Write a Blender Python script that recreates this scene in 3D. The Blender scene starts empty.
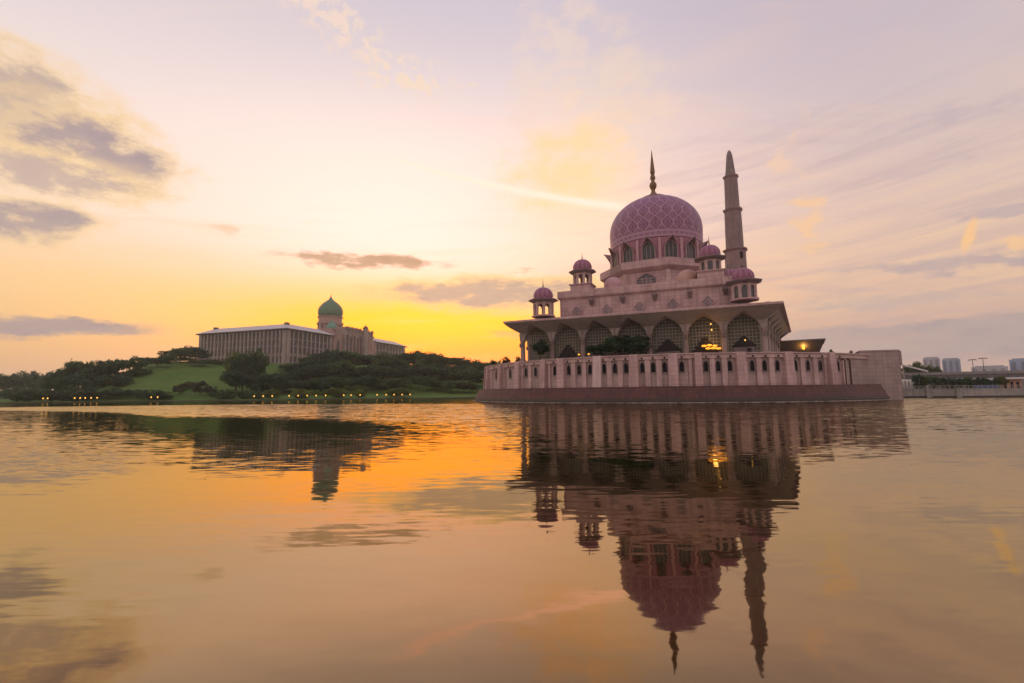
import bpy, bmesh, math, random
from mathutils import Vector, Matrix
random.seed(7)
R = math.radians
SC = bpy.context.scene
COL = SC.collection

# ------------------------------------------------------------------ camera
F_PX, PITCH, ROLL, CAM_H = 482.0, R(6.0), R(-0.6), 2.5
cam_d = bpy.data.cameras.new('camera')
cam = bpy.data.objects.new('camera', cam_d); COL.objects.link(cam)
cam_d.sensor_width = 36.0; cam_d.lens = 36.0 * F_PX / 1024.0
cam_d.clip_start = 0.1; cam_d.clip_end = 20000
Fv = Vector((0, math.cos(PITCH), math.sin(PITCH)))
Uv = Vector((0, -math.sin(PITCH), math.cos(PITCH)))
Rv = Vector((1, 0, 0))
cr, sr = math.cos(ROLL), math.sin(ROLL)
CR = Rv * cr + Uv * sr
CU = Uv * cr - Rv * sr
cam.matrix_world = Matrix(((CR.x, CU.x, -Fv.x, 0), (CR.y, CU.y, -Fv.y, 0), (CR.z, CU.z, -Fv.z, CAM_H), (0, 0, 0, 1)))
SC.camera = cam

def ray(px, py):
    return (Fv * F_PX + CR * (px - 512) + CU * (341.5 - py)).normalized()
def azel(px, py):
    d = ray(px, py); return math.atan2(d.x, d.y), math.asin(d.z)
def tanel(px, py):
    d = ray(px, py); return d.z / math.hypot(d.x, d.y)
def spot(px, dist, py=395):
    a, _ = azel(px, py); return dist * math.sin(a), dist * math.cos(a)

# ------------------------------------------------------------------ render settings
SC.view_settings.view_transform = 'Standard'; SC.view_settings.look = 'None'
SC.view_settings.exposure = 0.0; SC.view_settings.gamma = 1.0
SC.view_settings.use_curve_mapping = False
SC.render.engine = 'CYCLES'
SC.cycles.use_denoising = True
SC.cycles.max_bounces = 6; SC.cycles.diffuse_bounces = 3; SC.cycles.glossy_bounces = 4
SC.cycles.volume_bounces = 1; SC.cycles.sample_clamp_indirect = 8

# ------------------------------------------------------------------ world: dusk sky with clouds, all in directions
world = bpy.data.worlds.new('World'); SC.world = world; world.use_nodes = True
NT = world.node_tree; NT.nodes.clear()
SUN_AZ, SUN_EL = R(-8.5), R(1.7)

class G:
    """small helper that writes math as nodes"""
    def __init__(s, nt): s.nt = nt
    def n(s, t, **k):
        nd = s.nt.nodes.new(t)
        for a, b in k.items(): setattr(nd, a, b)
        return nd
    def put(s, sock, v):
        if isinstance(v, bpy.types.NodeSocket): s.nt.links.new(v, sock)
        else:
            if sock.type in ('RGBA',) and isinstance(v, (tuple, list)) and len(v) == 3: v = (*v, 1)
            sock.default_value = v
    def m(s, op, a, b=0.0, c=0.0, clamp=False):
        nd = s.n('ShaderNodeMath', operation=op, use_clamp=clamp)
        s.put(nd.inputs[0], a); s.put(nd.inputs[1], b)
        if op in ('MULTIPLY_ADD', 'WRAP', 'COMPARE', 'SMOOTH_MIN', 'SMOOTH_MAX'): s.put(nd.inputs[2], c)
        return nd.outputs[0]
    def add(s, a, b): return s.m('ADD', a, b)
    def sub(s, a, b): return s.m('SUBTRACT', a, b)
    def mul(s, a, b): return s.m('MULTIPLY', a, b)
    def mad(s, a, b, c): return s.m('MULTIPLY_ADD', a, b, c)
    def step(s, x, lo, hi, tlo=0.0, thi=1.0):
        nd = s.n('ShaderNodeMapRange', interpolation_type='SMOOTHSTEP')
        s.put(nd.inputs[0], x); s.put(nd.inputs[1], lo); s.put(nd.inputs[2], hi); s.put(nd.inputs[3], tlo); s.put(nd.inputs[4], thi)
        return nd.outputs[0]
    def xyz(s, x, y, z=0.0):
        nd = s.n('ShaderNodeCombineXYZ'); s.put(nd.inputs[0], x); s.put(nd.inputs[1], y); s.put(nd.inputs[2], z); return nd.outputs[0]
    def sep(s, v):
        nd = s.n('ShaderNodeSeparateXYZ'); s.put(nd.inputs[0], v); return nd.outputs
    def noise(s, vec, scale=1.0, detail=3.0, rough=0.5, col=False, dist=0.0):
        nd = s.n('ShaderNodeTexNoise'); s.put(nd.inputs['Vector'], vec)
        nd.inputs['Scale'].default_value = scale; nd.inputs['Detail'].default_value = detail
        nd.inputs['Roughness'].default_value = rough; nd.inputs['Distortion'].default_value = dist
        return nd.outputs['Color' if col else 'Fac']
    def mix(s, f, a, b, blend='MIX'):
        nd = s.n('ShaderNodeMix', data_type='RGBA', blend_type=blend)
        s.put(nd.inputs[0], f); s.put(nd.inputs[6], a); s.put(nd.inputs[7], b); return nd.outputs[2]
    def ramp(s, x, stops):
        nd = s.n('ShaderNodeValToRGB'); s.put(nd.inputs[0], x); e = nd.color_ramp.elements
        while len(e) < len(stops): e.new(0.5)
        for k, (p, c) in enumerate(stops): e[k].position = p; e[k].color = (*c, 1)
        return nd.outputs[0]
def over(c, k=1.4):      # brighter in red than the picture can hold, like the glow behind it
    return (c[0] * k, c[1], c[2])
def lin(r, g, b):
    f = lambda c: (c / 255 / 12.92) if c <= 10.3 else ((c / 255 + 0.055) / 1.055) ** 2.4
    return (f(r), f(g), f(b))

g = G(NT)
tc = g.n('ShaderNodeTexCoord').outputs['Generated']
dx, dy, dz = g.sep(tc)
AZ = g.m('ARCTAN2', dx, dy)
EL = g.m('ARCSINE', g.m('MINIMUM', g.m('MAXIMUM', dz, -1.0), 1.0))
DEG = math.pi / 180
eln = g.m('DIVIDE', EL, math.pi / 2)
rampL = [(0.0, lin(232, 178, 146)), (0.05, lin(243, 190, 138)), (0.12, lin(252, 210, 162)), (0.20, lin(253, 231, 211)),
         (0.30, lin(242, 226, 221)), (0.42, lin(219, 206, 214)), (0.6, lin(190, 182, 205)), (1.0, lin(165, 162, 192))]
rampR = [(0.0, lin(214, 178, 160)), (0.06, lin(216, 178, 160)), (0.12, lin(232, 195, 168)), (0.20, lin(226, 198, 184)),
         (0.30, lin(212, 194, 196)), (0.45, lin(192, 180, 198)), (0.6, lin(172, 165, 192)), (1.0, lin(165, 162, 192))]
rampB = [(0.0, lin(205, 180, 180)), (0.15, lin(248, 222, 214)), (0.4, lin(246, 226, 224)), (1.0, lin(190, 182, 202))]
sky = g.mix(g.step(AZ, R(-2), R(42)), g.ramp(eln, rampL), g.ramp(eln, rampR))
absaz = g.m('ABSOLUTE', AZ)
sky = g.mix(g.step(absaz, R(60), R(120)), sky, g.ramp(eln, rampB))

def gauss(u, v, cu, cv, su, sv, rot=0.0):
    a = g.sub(u, cu); b = g.sub(v, cv)
    if rot:
        c, s = math.cos(rot), math.sin(rot)
        a, b = g.mad(a, c, g.mul(b, s)), g.mad(b, c, g.mul(a, -s))
    a = g.mul(a, 1 / su); b = g.mul(b, 1 / sv)
    return g.m('EXPONENT', g.mul(g.mad(a, a, g.mul(b, b)), -1.0))

# the glow round the hidden sun
sky = g.mix(g.mul(gauss(AZ, EL, R(-15), R(19), R(22), R(11.5)), 0.97), sky, lin(255, 250, 234))
sky = g.mix(g.mul(gauss(AZ, EL, R(-18), R(8.5), R(24), R(4.6)), 0.85), sky, lin(255, 218, 100))
sky = g.mix(g.mul(gauss(AZ, EL, R(8.5), R(24), R(7.5), R(7)), 0.62), sky, lin(255, 229, 170))
gold = g.m('MINIMUM', g.mul(gauss(AZ, EL, R(-10), R(6.2), R(17), R(4.0)), 1.8), 1.0)
sky = g.mix(gold, sky, g.mix(g.step(EL, R(3.5), R(8.5)), lin(255, 184, 0), lin(255, 220, 0)))
sky = g.mix(g.mul(gauss(AZ, EL, R(-3), R(3.4), R(9), R(2.0)), 0.7), sky, lin(254, 170, 30))

# high thin cirrus on a plane far above
inv = g.m('DIVIDE', 1.0, g.m('ADD', g.m('MAXIMUM', dz, 0.0), 0.10))
pl = g.xyz(g.mul(dx, inv), g.mul(dy, inv), 0.0)
mp = g.n('ShaderNodeMapping'); g.put(mp.inputs[0], pl); mp.inputs['Rotation'].default_value = (0, 0, R(34)); mp.inputs['Scale'].default_value = (0.55, 2.0, 1)
cir = g.noise(mp.outputs[0], 1.3, 6, 0.6, dist=0.8)
cirm = g.mul(g.step(cir, 0.48, 0.78), g.step(EL, R(6), R(16)))
sky = g.mix(g.mul(cirm, 0.40), sky, g.mix(g.step(AZ, R(0), R(40)), lin(255, 224, 205), lin(246, 206, 178)))
cir2 = g.noise(mp.outputs[0], 2.3, 6, 0.6, dist=0.5)
sky = g.mix(g.mul(g.mul(g.step(cir2, 0.5, 0.75), g.step(AZ, R(5), R(30))), 0.22), sky, lin(168, 158, 182))

# faint level streaks low in the sky, strongest on the right
stq = g.noise(g.xyz(g.mul(AZ, 3.2), g.mul(g.mad(AZ, -0.08, EL), 46.0), 4.0), 1.0, 5, 0.62, dist=0.4)
sky = g.mix(g.mul(g.mul(g.step(stq, 0.44, 0.72), g.step(AZ, R(-10), R(25))), g.mul(g.step(EL, R(34), R(20)), 0.42)), sky, lin(186, 164, 172))
sky = g.mix(g.mul(g.mul(g.step(stq, 0.50, 0.30), g.step(EL, R(26), R(12))), 0.25), sky, lin(255, 216, 160))

# warped sky coordinates so that the clouds have ragged edges
W = g.noise(g.xyz(g.mul(AZ, 9.0), g.mul(EL, 22.0), 3.3), 1.0, 6, 0.62, col=True)
wx, wy, wz = g.sep(W)
AW = g.mad(g.sub(wx, 0.5), 0.16, AZ)
EW = g.mad(g.sub(wy, 0.5), 0.055, EL)
fine = g.noise(g.xyz(g.mul(AZ, 14.0), g.mul(EL, 46.0), 9.1), 1.0, 7, 0.66)
puff = g.noise(g.xyz(g.mul(AZ, 38.0), g.mul(EL, 52.0), 1.7), 1.0, 5, 0.6)
lump = g.noise(g.xyz(g.mul(AZ, 14.0), g.mul(EL, 27.0), 6.1), 1.0, 8, 0.66)

def cloud(px, py, hw, hh, col, op, rot=0.0, edge=None, lo=0.22, hi=0.80, tex=None, warp=1, gain=2.6, bias=-0.75):
    """a soft patch of cloud in sky directions: an oval whose density is broken up by noise"""
    global sky
    a, e = azel(px, py)
    a1, e1 = azel(px + hw * 0.5, py); a0, e0 = azel(px - hw * 0.5, py)
    _, eu = azel(px, py - hh * 0.5); _, ed = azel(px, py + hh * 0.5)
    su = abs(a1 - a0); sv = abs(eu - ed)
    tilt = math.atan2(e1 - e0, a1 - a0) + rot      # the local tilt of an image-horizontal line on the sky sphere
    u, v = (AW, EW) if warp else (AZ, EL)
    b = gauss(u, v, a, e, su, sv, tilt)
    t = fine if tex is None else tex
    d = g.mul(b, g.mad(t, gain, bias))
    if edge: sky = g.mix(g.mul(g.step(d, lo * 0.25, lo * 1.6), op * 0.75), sky, edge)
    core = g.mix(g.mul(g.step(t, 0.42, 0.75), 0.6), g.mix(0.25, col, lin(250, 214, 176)), col)
    sky = g.mix(g.mul(g.step(d, lo, hi), op), sky, core)

# the open glow is brighter than the picture can hold in red; the clouds in front of it are not
hot = g.m('MINIMUM', g.mul(gauss(AZ, EL, R(-11), R(6.8), R(19), R(6.2)), 1.3), 1.0)
hot = g.mad(hot, 1.1, g.mul(gauss(AZ, EL, R(-8), R(18), R(30), R(13)), 0.36))
hv = g.n('ShaderNodeVectorMath', operation='MULTIPLY'); g.put(hv.inputs[0], sky); g.put(hv.inputs[1], g.xyz(g.add(hot, 1.0), g.mad(hot, 0.03, 1.0), 1.0))
sky = hv.outputs[0]
GREY = lin(164, 151, 158); PEACH = lin(254, 216, 164)
cloud(25, 108, 105, 52, GREY, 1.0, R(-24), PEACH, tex=lump, gain=3.2, bias=-0.5, lo=0.32, hi=0.95)
cloud(92, 150, 95, 38, lin(164, 146, 156), 1.0, R(-26), PEACH, tex=lump, gain=3.4, bias=-0.65, lo=0.32, hi=0.95)
cloud(50, 175, 120, 24, lin(188, 166, 166), 0.85, R(-12), PEACH, tex=lump, gain=3.0, bias=-0.55, lo=0.4, hi=0.9)
cloud(18, 222, 90, 22, lin(166, 148, 155), 1.0, R(-4), PEACH, tex=lump, gain=3.2, bias=-0.45, lo=0.32, hi=0.95)
cloud(170, 172, 26, 9, lin(238, 206, 180), 0.7, tex=lump)
cloud(50, 328, 130, 10, lin(154, 137, 150), 1.0, R(-2), gain=1.6, bias=0.3)
cloud(215, 228, 26, 5, lin(240, 206, 170), 0.7)
cloud(372, 262, 85, 7, lin(198, 152, 124), 1.0, R(-3), gain=3.0, bias=-0.55)
cloud(318, 258, 36, 6, lin(200, 158, 130), 0.9, R(-3), gain=2.6, bias=-0.4)
cloud(490, 294, 115, 14, lin(190, 160, 146), 1.0, R(1), lin(255, 214, 140), gain=2.6, bias=-0.35)
cloud(440, 288, 60, 6, lin(200, 166, 146), 0.9, R(2), gain=2.6, bias=-0.4)
cloud(530, 270, 32, 4, lin(226, 180, 140), 0.8)
cloud(505, 335, 40, 8, lin(222, 166, 90), 0.6)
cloud(960, 336, 220, 22, lin(158, 145, 156), 0.97, R(4), gain=1.2, bias=0.6)
cloud(840, 343, 110, 14, lin(172, 152, 156), 0.8, R(2), gain=1.4, bias=0.4)
cloud(960, 264, 140, 7, lin(176, 158, 166), 0.9, R(6), gain=2.6, bias=-0.4)
cloud(890, 300, 150, 11, lin(190, 168, 166), 0.75, R(4), gain=2.6, bias=-0.5)
cloud(1000, 213, 80, 8, lin(178, 160, 174), 0.75, R(7), gain=2.8, bias=-0.6)
cloud(960, 112, 130, 14, lin(176, 163, 184), 0.6, R(14))
# orange wisps on the right, peach puffs top left, brushes of light above the dome
cloud(806, 215, 15, 60, lin(251, 202, 158), 0.95, R(14), tex=lump)
cloud(785, 150, 18, 45, lin(248, 206, 178), 0.75, R(-18), tex=lump)
cloud(812, 246, 26, 7, lin(252, 200, 142), 0.75)
cloud(969, 236, 8, 21, lin(254, 198, 136), 0.95, R(-6), gain=1.6, bias=0.1, warp=0)
cloud(1006, 247, 24, 6, lin(250, 198, 146), 0.9, gain=2.0, bias=0.0)
cloud(372, 50, 90, 30, lin(252, 226, 206), 0.7, R(-30), tex=puff, lo=0.1, hi=0.75, gain=4.4, bias=-1.75)
cloud(408, 76, 40, 18, lin(253, 228, 206), 0.75, tex=puff, lo=0.1, hi=0.75, gain=4.4, bias=-1.7)
cloud(467, 87, 15, 6, lin(255, 226, 196), 0.9, tex=puff)
cloud(325, 22, 80, 26, lin(250, 222, 210), 0.6, R(-28), tex=puff, lo=0.1, hi=0.8, gain=4.0, bias=-1.5)
cloud(568, 60, 30, 120, lin(252, 222, 202), 0.42, R(-9), tex=lump, gain=2.8, bias=-0.7)
cloud(530, 70, 22, 100, lin(250, 221, 204), 0.38, R(-14), tex=lump, gain=2.8, bias=-0.7)
cloud(625, 95, 55, 95, lin(252, 222, 194), 0.42, R(30), tex=lump, gain=2.8, bias=-0.7)
cloud(565, 165, 80, 55, over(lin(255, 227, 164)), 0.75, R(20), tex=lump, gain=2.6, bias=-0.6)

# the contrail: a thin line tapering to the left
a0, e0 = azel(384, 154.5); a1, e1 = azel(622, 207)
L = math.hypot(a1 - a0, e1 - e0); ux, uy = (a1 - a0) / L, (e1 - e0) / L
pa = g.sub(AZ, a0); pe = g.sub(EL, e0)
tt = g.mul(g.mad(pa, ux, g.mul(pe, uy)), 1 / L)
ss = g.mad(g.sub(wy, 0.5), 0.010, g.mad(pe, ux, g.mul(pa, -uy)))
wid = g.mad(g.m('MAXIMUM', tt, 0.0), 0.0062, 0.0026)
q = g.m('DIVIDE', ss, wid)
line = g.mul(g.m('EXPONENT', g.mul(g.mul(q, q), -1.0)), g.mul(g.step(tt, -0.02, 0.12), g.step(tt, 1.15, 0.9)))
sky = g.mix(g.m('MINIMUM', g.mul(line, g.mad(fine, 1.4, 0.45)), 1.0), sky, over(lin(255, 246, 222), 1.55))

# below the horizon only the ground bounce
sky = g.mix(g.step(EL, R(-0.2), R(-3)), sky, lin(150, 120, 100))
nish = g.n('ShaderNodeTexSky'); nish.sky_type = 'NISHITA'; nish.sun_disc = False
nish.sun_elevation = SUN_EL; nish.sun_rotation = SUN_AZ; nish.air_density = 1.5; nish.dust_density = 3.0
bg1 = g.n('ShaderNodeBackground'); g.put(bg1.inputs[0], nish.outputs[0]); bg1.inputs[1].default_value = 0.015
bg2 = g.n('ShaderNodeBackground'); g.put(bg2.inputs[0], sky); bg2.inputs[1].default_value = 0.97
ad = g.n('ShaderNodeAddShader'); NT.links.new(bg1.outputs[0], ad.inputs[0]); NT.links.new(bg2.outputs[0], ad.inputs[1])
wo = g.n('ShaderNodeOutputWorld'); NT.links.new(ad.outputs[0], wo.inputs[0])

sun_d = bpy.data.lights.new('sun', 'SUN'); sun_d.energy = 0.9; sun_d.angle = R(1.5); sun_d.color = (1.0, 0.62, 0.28)
sun = bpy.data.objects.new('sun', sun_d); COL.objects.link(sun)
sd = Vector((math.sin(SUN_AZ) * math.cos(SUN_EL), math.cos(SUN_AZ) * math.cos(SUN_EL), math.sin(SUN_EL)))
sun.rotation_euler = sd.to_track_quat('Z', 'Y').to_euler()
sun.location = sd * 800

# ------------------------------------------------------------------ helpers: mesh building and tagging
class MB:
    def __init__(s): s.v = []; s.f = []
    def quad(s, *p):
        n = len(s.v); s.v += [tuple(q) for q in p]; s.f.append(tuple(range(n, n + len(p)))); return s
    def box(s, x0, x1, y0, y1, z0, z1):
        n = len(s.v)
        s.v += [(x0, y0, z0), (x1, y0, z0), (x1, y1, z0), (x0, y1, z0), (x0, y0, z1), (x1, y0, z1), (x1, y1, z1), (x0, y1, z1)]
        for q in ((3, 2, 1, 0), (4, 5, 6, 7), (0, 1, 5, 4), (1, 2, 6, 5), (2, 3, 7, 6), (3, 0, 4, 7)): s.f.append(tuple(n + k for k in q))
        return s
    def frustum(s, lo, hi):
        """lo, hi: matching rings of points, capped"""
        n = len(s.v); k = len(lo); s.v += [tuple(p) for p in lo] + [tuple(p) for p in hi]
        for i in range(k): s.f.append((n + i, n + (i + 1) % k, n + k + (i + 1) % k, n + k + i))
        s.f.append(tuple(n + i for i in reversed(range(k)))); s.f.append(tuple(n + k + i for i in range(k)))
        return s
    def prism(s, poly, z0, z1):
        return s.frustum([(x, y, z0) for x, y in poly], [(x, y, z1) for x, y in poly])
    def prism_y(s, poly, y0, y1):
        """outline in x,z extruded along y"""
        return s.frustum([(x, y0, z) for x, z in poly], [(x, y1, z) for x, z in poly])
    def lathe(s, prof, n=24, cx=0, cy=0, a0=0.0, a1=None, rot=0.0):
        full = a1 is None; a1 = a0 + 2 * math.pi if full else a1
        m = n if full else n + 1; b = len(s.v)
        for r, z in prof:
            for i in range(m):
                t = a0 + (a1 - a0) * i / n + rot
                s.v.append((cx + r * math.cos(t), cy + r * math.sin(t), z))
        for j in range(len(prof) - 1):
            for i in range(n):
                p = b + j * m + i; q2 = b + j * m + (i + 1) % m
                s.f.append((p, q2, q2 + m, p + m))
        if full:
            if prof[0][0] > 1e-4: s.f.append(tuple(b + i for i in reversed(range(m))))
            if prof[-1][0] > 1e-4: s.f.append(tuple(b + (len(prof) - 1) * m + i for i in range(m)))
        return s
    def tube(s, p0, p1, r0, r1=None, n=8):
        r1 = r0 if r1 is None else r1; p0, p1 = Vector(p0), Vector(p1); d = (p1 - p0).normalized()
        a = d.orthogonal().normalized(); b2 = d.cross(a)
        ring = lambda p, r: [p + (a * math.cos(2 * math.pi * i / n) + b2 * math.sin(2 * math.pi * i / n)) * r for i in range(n)]
        return s.frustum(ring(p0, r0), ring(p1, r1))
    def turn(s, ang, ox=0, oy=0):
        """turn everything in this builder about the vertical and move it"""
        c, si = math.cos(ang), math.sin(ang)
        s.v = [(ox + x * c - y * si, oy + x * si + y * c, z) for x, y, z in s.v]; return s
    def mesh(s, name, mat, smooth=False):
        me = bpy.data.meshes.new(name); me.from_pydata(s.v, [], s.f); me.validate()
        bm = bmesh.new(); bm.from_mesh(me); bmesh.ops.remove_doubles(bm, verts=bm.verts, dist=1e-4)
        bmesh.ops.recalc_face_normals(bm, faces=bm.faces); bm.to_mesh(me); bm.free()
        me.materials.append(mat)
        if smooth:
            for p in me.polygons: p.use_smooth = True
            try: me.set_sharp_from_angle(angle=R(40))
            except Exception: pass
        return me
    def build(s, name, mat, parent=None, smooth=False):
        o = bpy.data.objects.new(name, s.mesh(name, mat, smooth)); COL.objects.link(o)
        if parent is not None: o.parent = parent
        return o
def tag(o, label=None, cat=None, group=None, kind=None):
    if label: o['label'] = label
    if cat: o['category'] = cat
    if group: o['group'] = group
    if kind: o['kind'] = kind
    return o
def thing(name, label, cat, loc=(0, 0, 0), rz=0.0, group=None):
    o = bpy.data.objects.new(name, None); COL.objects.link(o); o.location = loc; o.rotation_euler = (0, 0, rz)
    return tag(o, label, cat, group)
def put(me, name, parent, loc=(0, 0, 0), rz=0.0, sc=None):
    o = bpy.data.objects.new(name, me); COL.objects.link(o); o.parent = parent; o.location = loc; o.rotation_euler = (0, 0, rz)
    if sc: o.scale = sc
    return o
def copy_tree(o, parent=None):
    c = o.copy(); COL.objects.link(c); c.parent = parent
    for ch in list(o.children): copy_tree(ch, c)
    return c
ORD = 'first second third fourth fifth sixth seventh eighth ninth tenth eleventh twelfth thirteenth fourteenth fifteenth sixteenth seventeenth eighteenth nineteenth twentieth'.split()

# ------------------------------------------------------------------ materials
def material(name, rough=0.6, spec=0.3):
    m = bpy.data.materials.new(name); m.use_nodes = True; nt = m.node_tree
    b = nt.nodes['Principled BSDF']; b.inputs['Roughness'].default_value = rough
    b.inputs['Specular IOR Level'].default_value = spec
    return m, G(nt), b
def stone(name, c, c2, var=0.5, joint=None, rough=0.6, scale=0.25, streak=0.5, tide=False):
    m, h, b = material(name, rough)
    oc = h.n('ShaderNodeTexCoord').outputs['Object']
    x, y, z = h.sep(oc)
    n1 = h.noise(oc, scale, 5, 0.6)
    n2 = h.noise(h.xyz(h.mul(x, 1.3), h.mul(y, 1.3), h.mul(z, 0.10)), 1.0, 5, 0.65)
    f = h.mad(n1, 1 - streak, h.mul(n2, streak))
    col = h.mix(h.step(f, 0.38, 0.62), c, tuple(q * 0.88 for q in c2))
    n3 = h.noise(oc, 3.0, 2, 0.5)
    col = h.mix(h.mul(h.step(n3, 0.3, 0.7), 0.14), col, (c[0] * 0.55, c[1] * 0.55, c[2] * 0.55))
    if joint:
        bw, bh, dk = joint
        br = h.n('ShaderNodeTexBrick'); h.put(br.inputs['Vector'], h.xyz(h.add(x, h.mul(y, 0.83)), z, 0))
        br.inputs['Scale'].default_value = 1.0; br.inputs['Brick Width'].default_value = bw; br.inputs['Row Height'].default_value = bh
        br.inputs['Mortar Size'].default_value = 0.03; br.offset = 0.0
        br.inputs['Color1'].default_value = (1, 1, 1, 1); br.inputs['Color2'].default_value = (0.88, 0.88, 0.88, 1); br.inputs['Mortar'].default_value = (dk, dk, dk, 1)
        col = h.mix(1.0, col, br.outputs['Color'], 'MULTIPLY')
    if tide:        # algae and splash stains left by the lake along the foot of the wall
        col = h.mix(h.step(h.mad(n3, 0.7, h.mad(n1, 0.9, h.mul(z, -1.0))), -0.55, 0.15), col, (0.045, 0.036, 0.026))
    h.put(b.inputs['Base Color'], col)
    return m
def plain(name, c, rough=0.5, var=0.2, scale=1.0, metal=0.0, spec=0.3):
    m, h, b = material(name, rough, spec); oc = h.n('ShaderNodeTexCoord').outputs['Object']
    n = h.noise(oc, scale, 4, 0.6)
    h.put(b.inputs['Base Color'], h.mix(h.step(n, 0.3, 0.7), c, tuple(q * (1 - var) for q in c)))
    b.inputs['Metallic'].default_value = metal
    return m
def glow(name, c, s):
    m, h, b = material(name); b.inputs['Base Color'].default_value = (*c, 1)
    b.inputs['Emission Color'].default_value = (*c, 1); b.inputs['Emission Strength'].default_value = s
    return m

PINK = stone('pink_granite', (0.58, 0.39, 0.385), (0.47, 0.305, 0.30), joint=(1.6, 0.9, 0.55))
PINK_PALE = stone('pale_pink_granite', (0.60, 0.42, 0.405), (0.49, 0.33, 0.32), joint=(1.1, 1.2, 0.62))
GREY_PINK = stone('grey_pink_panel', (0.27, 0.205, 0.205), (0.21, 0.16, 0.16), joint=(0.8, 0.9, 0.75))
SOFFIT = stone('soffit_stone', (0.50, 0.42, 0.41), (0.42, 0.35, 0.345))
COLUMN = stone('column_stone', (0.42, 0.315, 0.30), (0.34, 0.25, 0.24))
BLOCKWALL = stone('block_wall_stone', (0.40, 0.30, 0.285), (0.33, 0.245, 0.235), joint=(1.2, 0.85, 0.52))
PLINTH = stone('dark_red_tile', (0.128, 0.052, 0.046), (0.088, 0.037, 0.034), joint=(0.7, 0.5, 0.55), streak=0.6, tide=True)
LEDGE = stone('wet_concrete_ledge', (0.32, 0.25, 0.22), (0.10, 0.07, 0.065), scale=0.5)
DARKGLASS = plain('dark_window_glass', (0.010, 0.009, 0.012), 0.5, 0.3, spec=0.1)
HALLWALL = plain('grey_green_glazing', (0.19, 0.185, 0.155), 0.5, 0.35)  # even grey-green tone of the hall glass
LATTICE = plain('beige_lattice', (0.42, 0.37, 0.32), 0.6)
DARKSTEP = plain('dark_portal_opening', (0.022, 0.016, 0.016), 0.6)  # flat dark panels stand in for the shade inside the openings
GOLD = plain('weathered_gold', (0.20, 0.115, 0.05), 0.4, 0.3, metal=0.6)
BROWNCAP = plain('brown_copper_cap', (0.26, 0.135, 0.09), 0.5)
PANE = plain('grey_window_glass', (0.095, 0.092, 0.10), 0.3, 0.4, spec=0.4)
FRAME = plain('pale_window_frame', (0.42, 0.27, 0.27), 0.6)
HOOD = plain('hood_stone', (0.30, 0.18, 0.18), 0.6)
DIAMOND = stone('grey_carved_panel', (0.22, 0.20, 0.225), (0.13, 0.12, 0.14), scale=1.6)
LAMP = glow('golden_lamp_glow', (1.0, 0.42, 0.04), 1.25)
LAMP_SOFT = glow('soft_golden_lamp_glow', (1.0, 0.55, 0.12), 1.3)

def dome_mat(name, n, k, zb, zs, base, line, band=None, fine_n=3, w=0.16, h_scale=1.0):
    """mosaic dome: crossing wavy straps that run round the dome in its own coordinates"""
    m, h, b = material(name, 0.45)
    oc = h.n('ShaderNodeTexCoord').outputs['Object']; x, y, z = h.sep(oc)
    ang = h.m('ARCTAN2', y, x); t = h.mul(h.sub(z, zb), 1 / zs)
    def strap(nn, kk, ww, wob):
        wv = h.mul(h.m('SINE', h.mul(t, kk * 2.0)), wob)
        p = h.m('ABSOLUTE', h.m('SINE', h.add(h.mad(ang, nn / 2, h.mul(t, kk)), wv)))
        q2 = h.m('ABSOLUTE', h.m('SINE', h.sub(h.mad(ang, nn / 2, h.mul(t, -kk)), wv)))
        return h.m('MAXIMUM', h.step(p, ww, ww * 0.5), h.step(q2, ww, ww * 0.5))
    s1 = strap(n, k, w, 0.35)
    s2 = h.mul(strap(n * fine_n, k * fine_n, w * 1.7, 0.5), 0.62)
    pat = h.m('MAXIMUM', s1, s2)
    nz = h.noise(oc, 0.9, 4, 0.6)
    bc = h.mix(h.step(nz, 0.35, 0.65), base, tuple(q * 0.75 for q in base))
    col = h.mix(pat, bc, line)
    if band:
        z0, z1 = band     # band of cartouches below the pattern
        bx = h.m('ABSOLUTE', h.m('SINE', h.mul(ang, n)))
        cart = h.mul(h.step(bx, 0.28, 0.36), h.mul(h.step(z, z0 + 0.5, z0 + 0.62), h.step(z, z1 - 0.5, z1 - 0.62)))
        bcol = h.mix(h.mul(cart, h.mad(s2, -0.7, 0.85)), tuple(q * 0.95 for q in line), base)
        col = h.mix(h.step(z, z1 + 0.06, z1 - 0.06), col, bcol)
        col = h.mix(h.step(z, z0 + 0.05, z0 - 0.05), col, tuple(q * 0.9 for q in base))
    h.put(b.inputs['Base Color'], col)
    return m
MAGENTA = (0.245, 0.098, 0.19); ROSE = (0.41, 0.245, 0.315)
DOME = dome_mat('mosaic_main_dome', 26, 11.0, -3.4, 14.4, MAGENTA, ROSE, band=(-5.3, -3.4), fine_n=3, w=0.19)
SDOME = dome_mat('mosaic_small_dome', 12, 3.2, 0.0, 2.6, (0.26, 0.085, 0.165), (0.38, 0.18, 0.245), fine_n=2, w=0.22)
PLAINDOME = plain('plain_pink_dome', (0.50, 0.29, 0.32), 0.5, 0.15)
PEACHDOME = plain('plain_peach_dome', (0.50, 0.30, 0.24), 0.5, 0.15)

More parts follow.
